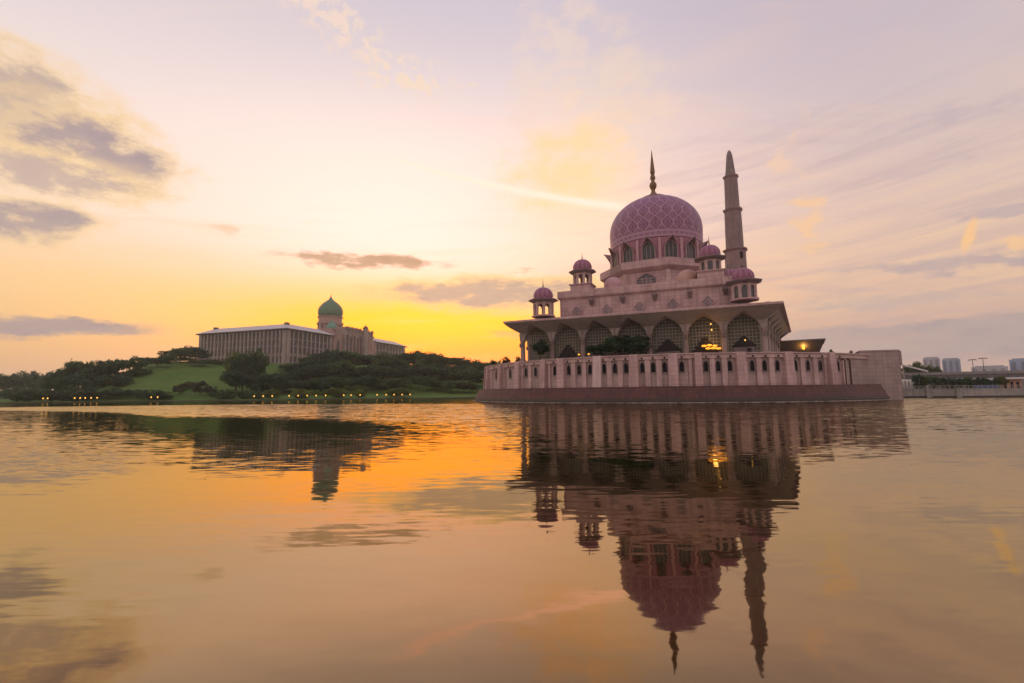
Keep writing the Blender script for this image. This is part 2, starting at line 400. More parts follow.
# ------------------------------------------------------------------ ground and water
SHORE = [(-180, 500), (-90, 420), (-60, 340), (-46.5, 305), (-40, 290), (-33, 262), (-28, 246), (-23, 240), (-18, 238), (-13, 233), (-7, 236), (-4, 240), (0, 255), (8, 270), (30, 260), (33, 215), (36, 175), (38, 165), (42.6, 168), (46.2, 178), (55, 200), (75, 280), (90, 350), (180, 500)]
def DM(d): return 82 + 1.2 * d          # distances on the left bank were first laid out closer in
def lerp_tab(tab, a):
    for (a0, v0), (a1, v1) in zip(tab, tab[1:]):
        if a <= a1: return v0 + (v1 - v0) * (a - a0) / (a1 - a0)
    return tab[-1][1]
def sst(x, lo, hi):
    t = max(0.0, min(1.0, (x - lo) / (hi - lo))); return t * t * (3 - 2 * t)
def ground_z(x, y):
    a = math.degrees(math.atan2(x, y)); d = math.hypot(x, y); s = d - lerp_tab(SHORE, a)
    if a > 34: return -3.0 if s < 0 else 1.95 + 0.012 * max(0, s - 60)
    z = -3.0 + 3.2 * sst(s, -4, 0.6) + 0.3 * sst(s, 0.3, 2.0) + 0.9 * sst(s, 6, 24)
    msk = sst(a, -43.5, -36.0) * (1 - 0.75 * sst(a, -10, 0))
    rise = 25.0 * sst(d, 258, 415) * msk + 8 * sst(d, 480, 900) * msk
    return z + (rise if s > 8 else 0) + 0.25 * math.sin(x * 0.09) * math.sin(y * 0.07) * sst(s, 14, 40)

gm = MB(); az_list = [-180 + 6 * k for k in range(15)] + [-90 + k for k in range(25)] + [-65 + 0.5 * k for k in range(260)] + [65 + 3 * k for k in range(39)]
az_list = [a for a in az_list if a < 180] + [180]
rel = [-12, -4, -1.5, 0.0, 0.6, 1.2, 2, 4, 8, 12, 18, 25, 34, 45, 58, 72, 88, 105, 124, 145, 170, 200, 230, 270, 330, 420, 600, 900, 1500, 2600]
idx = []
for a in az_list:
    row = []
    for s in rel:
        d = lerp_tab(SHORE, a) + s; x, y = d * math.sin(R(a)), d * math.cos(R(a))
        row.append(len(gm.v)); gm.v.append((x, y, ground_z(x * 1.0, y * 1.0) if s > 0 or a <= 34 else -3.0))
    idx.append(row)
for r0, r1 in zip(idx, idx[1:]):
    for k in range(len(rel) - 1): gm.f.append((r0[k], r0[k + 1], r1[k + 1], r1[k]))
gmat, h, b = material('grass_ground', 0.9, 0.1)
pos = h.n('ShaderNodeNewGeometry').outputs['Position']; x, y, z = h.sep(pos)
n1 = h.noise(pos, 0.035, 5, 0.6); n2 = h.noise(pos, 0.35, 4, 0.7)
gc = h.mix(h.step(n1, 0.35, 0.65), (0.060, 0.135, 0.022), (0.095, 0.165, 0.030))
n3 = h.noise(pos, 0.12, 5, 0.65)
gc = h.mix(h.mul(h.step(n3, 0.45, 0.7), 0.55), gc, (0.10, 0.115, 0.035))
gc = h.mix(h.mul(h.step(n2, 0.4, 0.65), 0.6), gc, (0.050, 0.095, 0.016))
gc = h.mix(h.step(x, 75, 82), gc, h.mix(n2, (0.20, 0.18, 0.165), (0.14, 0.13, 0.12)))
gc = h.mix(h.step(z, 0.5, 0.1), gc, (0.05, 0.045, 0.035))
h.put(b.inputs['Base Color'], gc)
tag(gm.build('ground', gmat, smooth=True), kind='structure')

wmat = bpy.data.materials.new('lake_water'); wmat.use_nodes = True; wn = wmat.node_tree; wn.nodes.clear(); h = G(wn)
pos = h.n('ShaderNodeNewGeometry').outputs['Position']; x, y, z = h.sep(pos)
dist = h.m('SQRT', h.mad(x, x, h.mul(y, y)))
p1 = h.xyz(h.mul(x, 0.38), h.mul(y, 1.0), 0.0)
def slopes(vec, scale, det):
    c = h.noise(vec, scale, det, 0.55, col=True); a, b2, _ = h.sep(c); return h.sub(a, 0.5), h.sub(b2, 0.5)
dx_, dy_ = slopes(h.xyz(h.mul(x, 0.17), y, 8.0), 4.6, 3); ax, ay = slopes(p1, 0.9, 3); bx_, by_ = slopes(p1, 3.4, 3); cx_, cy_ = slopes(h.xyz(x, y, 5.0), 0.16, 2)
patch = h.noise(h.xyz(h.mul(x, 0.018), h.mul(y, 0.045), 2.0), 1.0, 3, 0.55)
breeze = h.mul(h.step(patch, 0.42, 0.62), h.step(dist, 8, 26))
# breeze lines out in the lake: one in front of the left bank, one on the right
azd = h.mul(h.m('ARCTAN2', x, y), 180 / math.pi)
wob = h.mul(h.sub(h.noise(h.xyz(h.mul(x, 0.03), h.mul(y, 0.03), 0.0), 1.0, 3, 0.6), 0.5), 26.0)
up = h.mad(azd, -1.73, 97.5)                                   # far edge of the breeze line
lo_ = h.m('MAXIMUM', h.mad(azd, -6.0, -146.0), h.mad(azd, -1.3, 19.0))   # near edge
dw = h.add(dist, wob)
streak = h.mul(h.mul(h.step(h.sub(dw, lo_), -3, 14), h.step(h.sub(dist, up), 6, -6)), h.step(azd, 6, -6))
streak2 = h.mul(h.mul(h.step(dw, 38, 85, 0.0, 1.0), h.step(dist, 165, 150)), h.step(azd, 28, 35))
streak = h.m('MAXIMUM', streak, h.mul(streak2, 0.7))
far = h.mul(h.step(dist, 12, 70), h.step(azd, -24, -6, 0.28, 1.0))
amp1 = h.add(h.add(h.mad(breeze, 0.024, 0.018), h.mul(far, 0.10)), h.mul(streak, 0.20))
amp2 = h.add(h.add(h.mad(breeze, 0.04, 0.032), h.mul(far, 0.22)), h.mul(streak, 0.34))
nx = h.add(h.mul(ax, h.mul(amp1, 0.6)), h.mul(bx_, h.mul(amp2, 0.6)))
ny = h.add(h.add(h.mul(ay, amp1), h.mul(by_, amp2)), h.mul(cy_, 0.010))
# waves driven this way show their steeper faces to the near shore
ny = h.sub(ny, h.add(h.mul(streak, h.step(azd, -32, -12, 0.085, 0.045)), h.mad(far, 0.016, h.mul(breeze, 0.004))))
near = h.mul(h.step(dist, 4.5, 9), h.mad(h.step(patch, 0.40, 0.6), 0.065, 0.048))
ny = h.add(ny, h.mul(dy_, near)); nx = h.add(nx, h.mul(dx_, h.mul(near, 0.4)))
vn = h.n('ShaderNodeVectorMath', operation='NORMALIZE'); h.put(vn.inputs[0], h.xyz(nx, ny, 1.0))
nrm = vn.outputs[0]
geo = h.n('ShaderNodeNewGeometry'); dp = h.n('ShaderNodeVectorMath', operation='DOT_PRODUCT'); h.put(dp.inputs[0], nrm); h.put(dp.inputs[1], geo.outputs['Incoming'])
cosv = h.m('ABSOLUTE', dp.outputs['Value'])
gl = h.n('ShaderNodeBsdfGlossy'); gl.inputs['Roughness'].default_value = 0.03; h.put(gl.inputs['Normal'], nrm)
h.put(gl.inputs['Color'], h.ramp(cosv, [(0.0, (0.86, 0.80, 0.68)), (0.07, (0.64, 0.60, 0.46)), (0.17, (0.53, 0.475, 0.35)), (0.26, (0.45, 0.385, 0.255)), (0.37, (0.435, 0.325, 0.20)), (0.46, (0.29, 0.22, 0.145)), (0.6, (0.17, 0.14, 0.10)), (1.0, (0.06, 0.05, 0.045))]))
df = h.n('ShaderNodeBsdfDiffuse'); df.inputs['Color'].default_value = (0.030, 0.020, 0.011, 1)
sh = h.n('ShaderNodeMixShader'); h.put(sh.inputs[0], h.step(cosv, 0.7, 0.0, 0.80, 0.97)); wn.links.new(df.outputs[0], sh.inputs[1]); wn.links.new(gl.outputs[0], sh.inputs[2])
ow = h.n('ShaderNodeOutputMaterial'); wn.links.new(sh.outputs[0], ow.inputs[0])
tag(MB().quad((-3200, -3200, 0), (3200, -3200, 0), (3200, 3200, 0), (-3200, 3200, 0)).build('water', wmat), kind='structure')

# shore path and low edge wall on the left bank
PATH = plain('pale_path', (0.30, 0.27, 0.23), 0.8)
pm = MB()
aa = [-46 + 0.5 * k for k in range(84)]
def polar(a, s):
    d = lerp_tab(SHORE, a) + s; x_, y_ = d * math.sin(R(a)), d * math.cos(R(a)); return (x_, y_, ground_z(x_, y_) + 0.06)
for a0_, a1_ in zip(aa, aa[1:]): pm.quad(polar(a0_, 3), polar(a1_, 3), polar(a1_, 5), polar(a0_, 5))
tag(pm.build('path', PATH), kind='structure')

# ------------------------------------------------------------------ the mosque
MAZ = R(23.0); D0 = 152.8; ca_, _ = azel(651.5, 150)
CX, CY = D0 * math.sin(ca_), D0 * math.cos(ca_)
mosque = thing('mosque', 'pink granite mosque with big patterned rose dome standing on the lakeside podium', 'mosque', (CX, CY, 0), -MAZ)

# -- roof block above the arcade
hw = MB(); hw.box(-20.2, 20.7, -36, 34, 9.8, 26.0)
hall = hw.build('hall_wall', PINK, mosque)
co = MB(); co.frustum([(-20.5, -36.35, 25.7), (21, -36.35, 25.7), (21, 34.3, 25.7), (-20.5, 34.3, 25.7)], [(-20.7, -36.6, 26.0), (21.2, -36.6, 26.0), (21.2, 34.6, 26.0), (-20.7, 34.6, 26.0)])
co.box(-20.7, 21.2, -36.6, 34.6, 26.003, 27.7)
co.build('cornice', PINK, hall)
for u in (-15.85, -8.3, -0.56, 7.03, 14.5):
    d = MB(); c = (u, 22.3)
    d.prism_y([(u - 1.35, 22.3), (u, 22.3 - 1.4), (u + 1.35, 22.3), (u, 22.3 + 1.4)], -36.22, -35.9)
    o = d.build('diamond_panel', DIAMOND, hall)
    e = MB()
    for k in range(4):
        p = [(u - 1.35, 22.3), (u, 20.9), (u + 1.35, 22.3), (u, 23.7)]
        a, b2 = p[k], p[(k + 1) % 4]
        f = lambda q, s: (u + (q[0] - u) * s, 22.3 + (q[1] - 22.3) * s)
        e.prism_y([f(a, 1.12), f(b2, 1.12), f(b2, 0.9), f(a, 0.9)], -36.32, -36.0)
    for s in (0.62, 0.34):
        for k in range(4):
            p = [(u - 1.35, 22.3), (u, 20.9), (u + 1.35, 22.3), (u, 23.7)]; a, b2 = p[k], p[(k + 1) % 4]
            e.prism_y([f(a, s), f(b2, s), f(b2, s - 0.12), f(a, s - 0.12)], -36.29, -36.0)
    e.build('diamond_frame', PINK, hall)
for u in (-11.98, -4.38, 3.07, 10.82, 18.2):
    s = MB(); s.frustum([(u - 0.35, -36.5, 23.6), (u + 0.35, -36.5, 23.6), (u + 0.35, -36.0, 23.6), (u - 0.35, -36.0, 23.6)], [(u - 0.5, -37.5, 24.6), (u + 0.5, -37.5, 24.6), (u + 0.5, -36.0, 24.6), (u - 0.5, -36.0, 24.6)])
    s.box(u - 0.55, u + 0.55, -37.7, -36.0, 24.603, 25.1)
    s.build('water_spout', GREY_PINK, hall)
    MB().box(u - 0.6, u + 0.6, -36.75, -36.62, 25.9, 27.3).build('spout_block', PINK_PALE, hall)

# -- arcade: columns, flared canopy and screens
NB = 7; U0, DU, VC = -29.3, 7.78, -39.0
ZE, ZCAP, ZF = 19.2, 17.0, 9.6
def arcade(parent, p0, along, out, nb, du, over, screens, tag_side):
    """one side of the arcade. p0: first column, along/out: unit vectors, over: eave overhang"""
    P = lambda a, o, z: (p0[0] + along[0] * a + out[0] * o, p0[1] + along[1] * a + out[1] * o, z)
    slope = lambda z: (z - ZCAP) / (ZE - ZCAP) * over          # distance out of the soffit at height z
    for k in range(nb):
        sp = MB(); hwid = du / 2 - 0.62; c = du * (k + 0.5)
        # pointed arch half profile, from springing to apex
        arch = []
        for i in range(11):
            t = i / 10
            xx = hwid * (1 - 0.13 * t ** 1.0 - 0.87 * t ** 2.3); zz = 15.4 + (18.72 - 15.4) * t ** 0.92
            arch.append((xx, zz))
        zlow = 15.4
        for sgn in (-1, 1):
            prev = None
            for (xx, zz) in arch:
                o_in = 0.55 if zz < ZCAP + 0.3 else max(0.55, slope(zz))
                inner = P(c + sgn * xx, o_in, zz); outer = P(c + sgn * (du / 2), o_in, zz)
                back = P(c + sgn * xx, -1.2, zz)
                if prev:
                    sp.quad(prev[0], inner, outer, prev[1]); sp.quad(prev[0], inner, back, prev[2])
                prev = (inner, outer, back)
            # from the apex level up to the eave
            top_in, top_out = P(c, over, ZE), P(c + sgn * du / 2, over, ZE)
            sp.quad(prev[0], top_in, top_out, prev[1])
        sp.build('canopy_vault', SOFFIT, parent)
    for k in range(nb + 1):
        a = du * k; cm = MB()
        def ring(r, z, o=0.0): return [P(a + r * math.cos(t + R(22.5)), o + r * math.sin(t + R(22.5)), z) for t in [R(45 * i) for i in range(8)]]
        cm.frustum(ring(0.85, ZF), ring(0.85, ZF + 0.9)); cm.frustum(ring(0.60, ZF + 0.903), ring(0.56, 14.8))
        cm.frustum(ring(0.6, 14.803), ring(0.78, 15.3)); cm.frustum(ring(0.62, 15.303), ring(0.70, ZCAP))
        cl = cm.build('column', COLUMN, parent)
        MB().box(-0.32, 0.32, -0.12, 0.12, -0.5, 0.5).turn(math.atan2(along[1], along[0]), *P(a, 0.74, 0)[:2]).build('column_plaque', GREY_PINK, cl).location.z = 14.2
        # flare of the column head up into the soffit
        fm = MB(); fm.frustum([P(a - 0.62, 0.5, 15.4), P(a + 0.62, 0.5, 15.4), P(a + 0.62, -0.6, 15.4), P(a - 0.62, -0.6, 15.4)], [P(a - 0.75, 0.62, ZCAP + 0.1), P(a + 0.75, 0.62, ZCAP + 0.1), P(a + 0.75, -0.6, ZCAP + 0.1), P(a - 0.75, -0.6, ZCAP + 0.1)])
        fm.build('column_head', SOFFIT, cl)
arcade(mosque, (U0, VC), (1, 0), (0, -1), NB, DU, 6.9, True, 'front')
# the right side runs back and flares outwards; the left side mirrors it
rl = math.hypot(33 - 25.16, 49); ra = ((33 - 25.16) / rl, 49 / rl)
arcade(mosque, (25.16 + ra[0] * 0.0, VC), ra, (ra[1], -ra[0]), 6, rl / 6, 3.0, False, 'right')
la = (-0.16, 0.987)
arcade(mosque, (U0, VC), la, (-la[1], la[0]), 6, rl / 6, 2.6, False, 'left')
def corner_soffit(pa, da, oa, over_a, pb, ob, over_b, corner):
    m = MB(); rows = []
    for i in range(9):
        zz = 15.4 + (ZE - 15.4) * i / 8
        sl = lambda ov: 0.55 if zz < ZCAP + 0.3 else max(0.55, (zz - ZCAP) / (ZE - ZCAP) * ov)
        A_ = (pa[0] + oa[0] * sl(over_a), pa[1] + oa[1] * sl(over_a), zz); B_ = (pb[0] + ob[0] * sl(over_b), pb[1] + ob[1] * sl(over_b), zz)
        f = max(0.0, (zz - ZCAP - 0.1) / (ZE - ZCAP - 0.1))
        mid = (A_[0] + B_[0]) / 2, (A_[1] + B_[1]) / 2
        cx = mid[0] * (1 - f) + corner[0] * f; cy = mid[1] * (1 - f) + corner[1] * f
        rows.append((A_, (cx, cy, zz), B_))
    for r0, r1 in zip(rows, rows[1:]):
        m.quad(r0[0], r0[1], r1[1], r1[0]); m.quad(r0[1], r0[2], r1[2], r1[1])
    m.build('corner_soffit', SOFFIT, mosque)
corner_soffit((U0 + DU * NB, VC), None, (0, -1), 6.9, (25.16, VC), (ra[1], -ra[0]), 3.0, (28.2, -45.9))
corner_soffit((U0, VC), None, (0, -1), 6.9, (U0, VC), (-la[1], la[0]), 2.6, (-31.6, -45.9))
EP = [(-31.65, -45.95), (28.25, -45.95), (36.4, 10.5), (-39.5, 10.5)]
ca = MB(); ca.prism(EP, ZE + 0.003, ZE + 0.42)
ca.frustum([(x_, y_, ZE + 0.425) for x_, y_ in EP], [(-22, -38, 21.0), (22.4, -38, 21.0), (24, 10.4, 21.0), (-24, 10.4, 21.0)])
ca.build('canopy_roof', PINK, mosque)
# glazed hall behind the columns and its lattice screens
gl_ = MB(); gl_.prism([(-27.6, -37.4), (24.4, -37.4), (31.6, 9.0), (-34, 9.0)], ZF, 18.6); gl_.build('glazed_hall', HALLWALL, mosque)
for k in range(NB):
    u0, u1 = U0 + DU * k + 0.75, U0 + DU * (k + 1) - 0.75
    if k == 0: u0 += 1.15
    m = MB(); n = 9
    for i in range(n + 1):
        u = u0 + (u1 - u0) * i / n; m.box(u - 0.065, u + 0.065, -37.86, -37.70, ZF, 18.5)
    for j in range(12):
        zz = ZF + 0.45 + 0.74 * j; m.box(u0, u1, -37.90, -37.66, zz - 0.065, zz + 0.065)
    m.build('lattice_screen', LATTICE, mosque)
def stepped(c, w, z0, hgt, v0, v1, n=5):
    m = MB()
    for i in range(n):
        ww = w * (1 - i / n) * (1.0 if i else 1.0); m.box(c - ww / 2, c + ww / 2, v0 - 0.002 * i, v1, z0 + hgt * i / n, z0 + hgt * (i + 1) / n - 0.002)
    return m
bay = lambda k: U0 + DU * (k + 0.5)
stepped(bay(1) - 0.1, 6.2, ZF, 4.3, -38.2, -37.95, 6).build('portal', DARKSTEP, mosque)
for k, (w_, z_, h_) in {4: (5.6, 11.3, 2.7), 5: (6.6, ZF, 4.4), 6: (4.6, 11.6, 2.3)}.items():
    po = stepped(bay(k), w_, z_, h_, -38.2, -37.95, 5).build('portal', DARKSTEP, mosque)
    if z_ > ZF:
        q = MB(); q.box(bay(k) - w_ * 0.45, bay(k) + w_ * 0.45, -38.15, -37.93, ZF, z_ - 0.003); q.build('portal_wall', GREY_PINK, po)
        MB().box(bay(k) + 0.5, bay(k) + 1.3, -38.3, -38.153, ZF, z_ - 0.3).build('portal_slot', DARKSTEP, po)
# lit lamps in the arcade
def lamp_part(u, v, z, w=0.5, hh=0.25, mat=LAMP):
    return MB().lathe([(0.02, -hh), (w * 0.4, -hh * 0.7), (w * 0.5, 0), (w * 0.4, hh * 0.7), (0.02, hh)], 8).build('lit_lamp', mat, mosque)
for (u, v, z, w_, m_) in [(bay(5) - 0.2, -39.2, 12.1, 1.1, LAMP), (bay(5) + 0.9, -39.2, 12.2, 1.1, LAMP), (bay(5) + 2.0, -39.2, 12.05, 1.0, LAMP), (bay(5) + 0.6, -39.5, 11.5, 1.1, LAMP), (bay(5) + 1.7, -39.5, 11.5, 1.2, LAMP), (bay(5) + 2.7, -39.5, 11.4, 1.1, LAMP),
                          (bay(5) + 1.4, -38.6, 16.9, 0.35, LAMP_SOFT), (bay(5) + 1.5, -38.6, 15.6, 0.35, LAMP_SOFT), (bay(1) + 3.0, -39.6, 11.3, 0.55, LAMP), (bay(2) - 2.4, -39.6, 11.3, 0.55, LAMP), (bay(6) + 0.2, -38.7, 13.0, 0.3, LAMP_SOFT)]:
    lamp_part(u, v, z, w_, 0.24 if w_ > 0.6 else 0.2, m_).location = (u, v, z)
pl_ = bpy.data.lights.new('arcade_lamp_light', 'POINT'); pl_.energy = 70; pl_.color = (1, 0.5, 0.12); pl_.shadow_soft_size = 0.5
plo = bpy.data.objects.new('arcade_lamp_light', pl_); COL.objects.link(plo); plo.parent = mosque; plo.location = (bay(5) + 1.0, -40.0, 13.2)

# -- drum, ring balcony and main dome
ld = MB(); ld.lathe([(15.6, 26.5), (15.6, 35.9)], 8, rot=R(17)); ldr = ld.build('lower_drum', PINK, mosque)
for k in range(8):
    t = R(-90 + 17 + 45 * k); MB().lathe([(0.75, 26.5), (0.75, 35.9)], 8).turn(0, 15.5 * math.cos(t), 15.5 * math.sin(t)).build('pilaster', PINK_PALE, ldr)
def pointed(w, z0, zs, zt, n=6):
    """outline of a pointed arch opening in x,z"""
    L_ = [(-w, z0), (w, z0), (w, zs)]
    for i in range(1, n): t = i / n; L_.append((w * (1 - 0.25 * t - 0.75 * t * t), zs + (zt - zs) * t ** 0.9))
    L_.append((0, zt))
    for i in range(n - 1, 0, -1): t = i / n; L_.append((-w * (1 - 0.25 * t - 0.75 * t * t), zs + (zt - zs) * t ** 0.9))
    L_.append((-w, zs)); return L_
def arch_frame(m, w, z0, zs, zt, th, y0, y1):
    a = pointed(w, z0, zs, zt); b2 = pointed(w - th, z0, zs, zt - th * 1.2)
    for i in range(1, len(a) - 0):
        j = (i + 1) % len(a)
        m.prism_y([a[i], a[j], b2[j], b2[i]], y0, y1)
for k in range(4):
    ang = R(90 * k) - R(5.5)
    ap = 15.6 * math.cos(R(22.5))
    fr = MB(); arch_frame(fr, 3.0, 31.0, 33.6, 35.85, 0.4, -ap - 0.35, -ap)
    for i in (-1.1, 0, 1.1): fr.box(i - 0.09, i + 0.09, -ap - 0.2, -ap - 0.02, 31.4, 34.6 - abs(i) * 0.3)
    for zz in (32.2, 33.1, 33.9): fr.box(-2.1, 2.1, -ap - 0.18, -ap - 0.03, zz - 0.08, zz + 0.08)
    wobj = MB(); wobj.prism_y(pointed(2.8, 31.0, 33.5, 35.5), -ap - 0.12, -ap + 0.1); wobj.turn(ang)
    w_o = wobj.build('arched_window', PANE, ldr); fr.turn(ang); fr.build('window_frame', FRAME, ldr)
rb = MB(); rb.lathe([(15.7, 35.9), (17.1, 36.7), (17.3, 36.9), (17.3, 39.0), (16.9, 39.0), (16.9, 38.2), (13.0, 38.2)], 8, rot=R(17))
rb.build('ring_balcony', PINK, mosque)
DR = 13.55
dm = MB(); dm.lathe([(DR, 38.0), (DR, 45.9)], 56); drum = dm.build('drum', plain('drum_rose', (0.34, 0.15, 0.20), 0.55), mosque, smooth=True)
NWIN = 14
DRUMPANE = plain('dark_green_window_glass', (0.048, 0.056, 0.054), 0.3, 0.4, spec=0.4)
for k in range(NWIN):
    ang = 2 * math.pi * k / NWIN + R(-2.5)
    pz = MB(); pz.prism_y(pointed(1.65, 39.1, 42.4, 44.6), -DR - 0.12, -DR + 0.4); pz.turn(ang); wv = pz.build('drum_window', DRUMPANE, drum)
    fr = MB(); arch_frame(fr, 1.9, 39.0, 42.5, 44.95, 0.22, -DR - 0.42, -DR + 0.05)
    for i in (-0.55, 0.55): fr.box(i - 0.06, i + 0.06, -DR - 0.2, -DR - 0.05, 39.3, 44.0)
    fr.turn(ang); fr.build('window_frame', FRAME, drum)
    # pointed hood that leans out over the window like an eyebrow
    hd = MB(); n = 8; pts = []
    for i in range(-n, n + 1):
        t = 1 - abs(i) / n                      # 0 at the springing, 1 at the tip
        xx = (1 if i > 0 else -1 if i < 0 else 0) * 2.0 * (1 - 0.25 * t - 0.75 * t * t) if i else 0
        zz = 42.2 + (45.0 - 42.2) * t ** 0.9
        outw = 0.35 + 2.0 * t ** 1.8; up = 0.55 * t ** 1.8
        pts.append(((xx, -DR + 0.15, zz), (xx * 1.02, -DR - outw, zz + up)))
    for (a, b2), (c, d) in zip(pts, pts[1:]):
        up_ = lambda q: (q[0], q[1], q[2] + 0.22)
        hd.quad(a, b2, d, c); hd.quad(up_(a), up_(b2), up_(d), up_(c)); hd.quad(b2, d, up_(d), up_(b2)); hd.quad(a, c, up_(c), up_(a))
    hd.turn(ang); hd.build('window_hood', HOOD, drum)
    pi = MB(); t2 = ang + math.pi / NWIN
    pi.box(-0.35, 0.35, -DR - 0.5, -DR + 0.1, 38.9, 45.6); pi.turn(t2); pi.build('pilaster', PLAINDOME, drum)
prof = [(DR - 0.1, -5.6), (DR + 0.12, -5.5), (DR + 0.2, -4.4), (DR + 0.24, -2.5), (13.85, 0)]
for i in range(1, 20):
    t = R(90 * i / 19.0); prof.append((max(13.8 * math.cos(t), 0.02), 11.0 * math.sin(t)))
md = MB(); md.lathe(prof, 72); dome = md.build('main_dome', DOME, mosque, smooth=True); dome.location = (0, 0, 51.4)
MB().lathe([(4.1, 10.3), (4.25, 10.75), (3.9, 11.1), (2.2, 11.6), (1.2, 12.3), (0.9, 12.9)], 32).build('dome_cap', BROWNCAP, dome, smooth=True)
fin = [(0.75, 12.8), (0.6, 13.6), (0.6, 14.0), (1.0, 14.7), (1.15, 15.4), (0.95, 16.1), (0.55, 16.6), (0.5, 17.0), (0.75, 17.5), (0.82, 18.0), (0.68, 18.6), (0.5, 19.0), (0.75, 19.5), (0.72, 20.2), (0.35, 24.0), (0.05, 27.2)]
MB().lathe(fin, 20).build('finial', GOLD, dome, smooth=True)

# -- corner turrets: domed kiosks
def turret(u, v, zb, ze, rd, ztip, base=None, open_=True, rk=2.5):
    t = MB(); n = 8
    if base:
        t.box(-base, base, -base, base, base and zb - 3.2, zb - 0.25)
        t.box(-base - 0.35, base + 0.35, -base - 0.35, base + 0.35, zb - 0.247, zb)
    t.lathe([(rk + 0.45, zb), (rk + 0.45, zb + 0.35), (rk + 0.1, zb + 0.353)], 8, rot=R(22.5)) if not base else None
    body = t.build('turret', PINK, mosque) if t.v else None
    body.location = (u, v, 0)
    core = MB()
    # eight posts with arched heads between
    for k in range(8):
        a = R(22.5 + 45 * k); core.lathe([(0.34, zb), (0.34, ze)], 6, (rk - 0.25) * math.cos(a), (rk - 0.25) * math.sin(a))
    core.build('turret_posts' if False else 'turret_colonnade', PINK_PALE, body)
    hh = ze - zb
    for k in range(8):
        ap = (rk - 0.2) * math.cos(R(22.5)); w2 = (rk - 0.2) * math.sin(R(22.5)) - 0.1
        sp = MB(); za = zb + hh * 0.62
        # wall over the arch
        for s in (-1, 1):
            pr = [(s * w2, za)]
            for i in range(1, 7): q_ = i / 6; pr.append((s * w2 * (1 - 0.3 * q_ - 0.7 * q_ * q_), za + (ze - 0.25 - za) * q_ ** 0.9))
            pr += [(0, ze), (s * w2, ze)]
            sp.prism_y(pr, -ap - 0.12, -ap + 0.12)
        sp.box(-w2, w2, -ap - 0.135, -ap + 0.135, ze - 0.24, ze)
        sp.turn(R(45 * k)); sp.build('turret_arch', PINK, body)
        if not open_:
            gp = MB(); gp.box(-w2, w2, -ap + 0.13, -ap + 0.2, zb + 0.05, ze - 0.05); gp.turn(R(45 * k)); gp.build('turret_window', PANE, body)
    ev = MB(); ev.lathe([(rk - 0.1, ze), (rk + 1.25, ze + 0.55), (rk + 1.25, ze + 0.75), (rk - 0.3, ze + 0.95)], 8, rot=R(22.5)); ev.build('turret_eave', GREY_PINK, body)
    pr = [(rd * 0.94, 0), (rd, rd * 0.35)]
    for i in range(1, 12): t_ = R(90 * i / 11); pr.append((max(rd * math.cos(t_) ** 0.95, 0.02), rd * 0.35 + rd * 0.92 * math.sin(t_)))
    dmo = MB().lathe(pr, 32).build('turret_dome', SDOME, body, smooth=True); dmo.location = (0, 0, ze + 0.9)
    zt = ze + 0.9 + rd * 1.27
    MB().lathe([(0.25, zt - 0.1), (0.12, zt + 0.25), (0.2, zt + 0.45), (0.1, zt + 0.65), (0.02, ztip)], 8).build('turret_finial', GOLD, body)
    return body
turret(-23.3, -40, 20.9, 24.4, 2.45, 30.6)
turret(21.75, -40, 21.2, 24.6, 2.2, 28.9, open_=False)
turret(-16.5, -27, 30.9, 33.9, 2.55, 40.2, base=2.7)
turret(15.4, -30, 30.3, 33.0, 2.45, 39.3, base=2.9, open_=False)
turret(20.1, -18, 27.6, 30.0, 2.0, 35.0, open_=False, rk=2.0)
turret(-24, 5, 20.9, 24.4, 2.3, 30.0)
def small_dome(u, v, r, zc, mat, foot):
    m = MB(); pr = [(r * 0.96, foot), (r * 0.96, zc - r * 0.3)]
    for i in range(1, 12): t_ = R(-10 + 100 * i / 11); pr.append((max(r * math.cos(t_), 0.02), zc + r * math.sin(t_)))
    o = m.lathe(pr, 32).build('roof_dome', mat, mosque, smooth=True); o.location = (u, v, 0); return o
small_dome(-8.9, -24, 2.35, 30.7, PLAINDOME, 26.5)
small_dome(10.0, -27, 2.5, 29.8, PEACHDOME, 26.5)
small_dome(27.4, -26, 1.7, 21.3, SDOME, 19.0)

# ------------------------------------------------------------------ minaret
ma, _ = azel(736.2, 270); MD = 214.0
mx, my = MD * math.sin(ma), MD * math.cos(ma)
zt_ = lambda px, py: MD * tanel(px, py) + CAM_H
minaret = thing('minaret', 'tall tapering pink minaret with three ring balconies behind the mosque dome', 'minaret', (mx, my, 0), R(10))
z3, z2, z1, zt1 = zt_(734.5, 250.5), zt_(732, 210.5), zt_(730.5, 176.5), zt_(729.5, 150.0)
MIN = stone('minaret_granite', (0.28, 0.185, 0.185), (0.23, 0.15, 0.15))
def oct_(m, r0, za, r1, zb): m.lathe([(r0, za), (r1, zb)], 8, rot=R(22.5)); return m
oct_(MB(), 4.35, 0.5, 4.1, z3).build('shaft', MIN, minaret)
oct_(MB(), 3.5, z3 + 0.4, 3.25, z2).build('shaft', MIN, minaret)
oct_(MB(), 2.85, z2 + 0.4, 2.6, z1 - 0.3).build('shaft', MIN, minaret)
for (r, z, q_) in ((4.1, z3, 0.75), (3.3, z2, 0.6), (2.6, z1 - 0.3, 0.55)):
    MB().lathe([(r, z - 1.0), (r + q_ * 0.9, z - 0.2), (r + q_, z - 0.1), (r + q_, z + 0.2), (r + q_ - 0.2, z + 0.2), (r - 0.9, z + 0.3)], 8, rot=R(22.5)).build('ring_balcony', HOOD, minaret)
MB().lathe([(2.15, z1 + 0.1), (1.95, z1 + 1.5), (1.2, zt1 - 2.6), (1.05, zt1 - 1.9), (0.75, zt1 - 0.9), (0.1, zt1)], 8, rot=R(22.5)).build('spire', GREY_PINK, minaret)
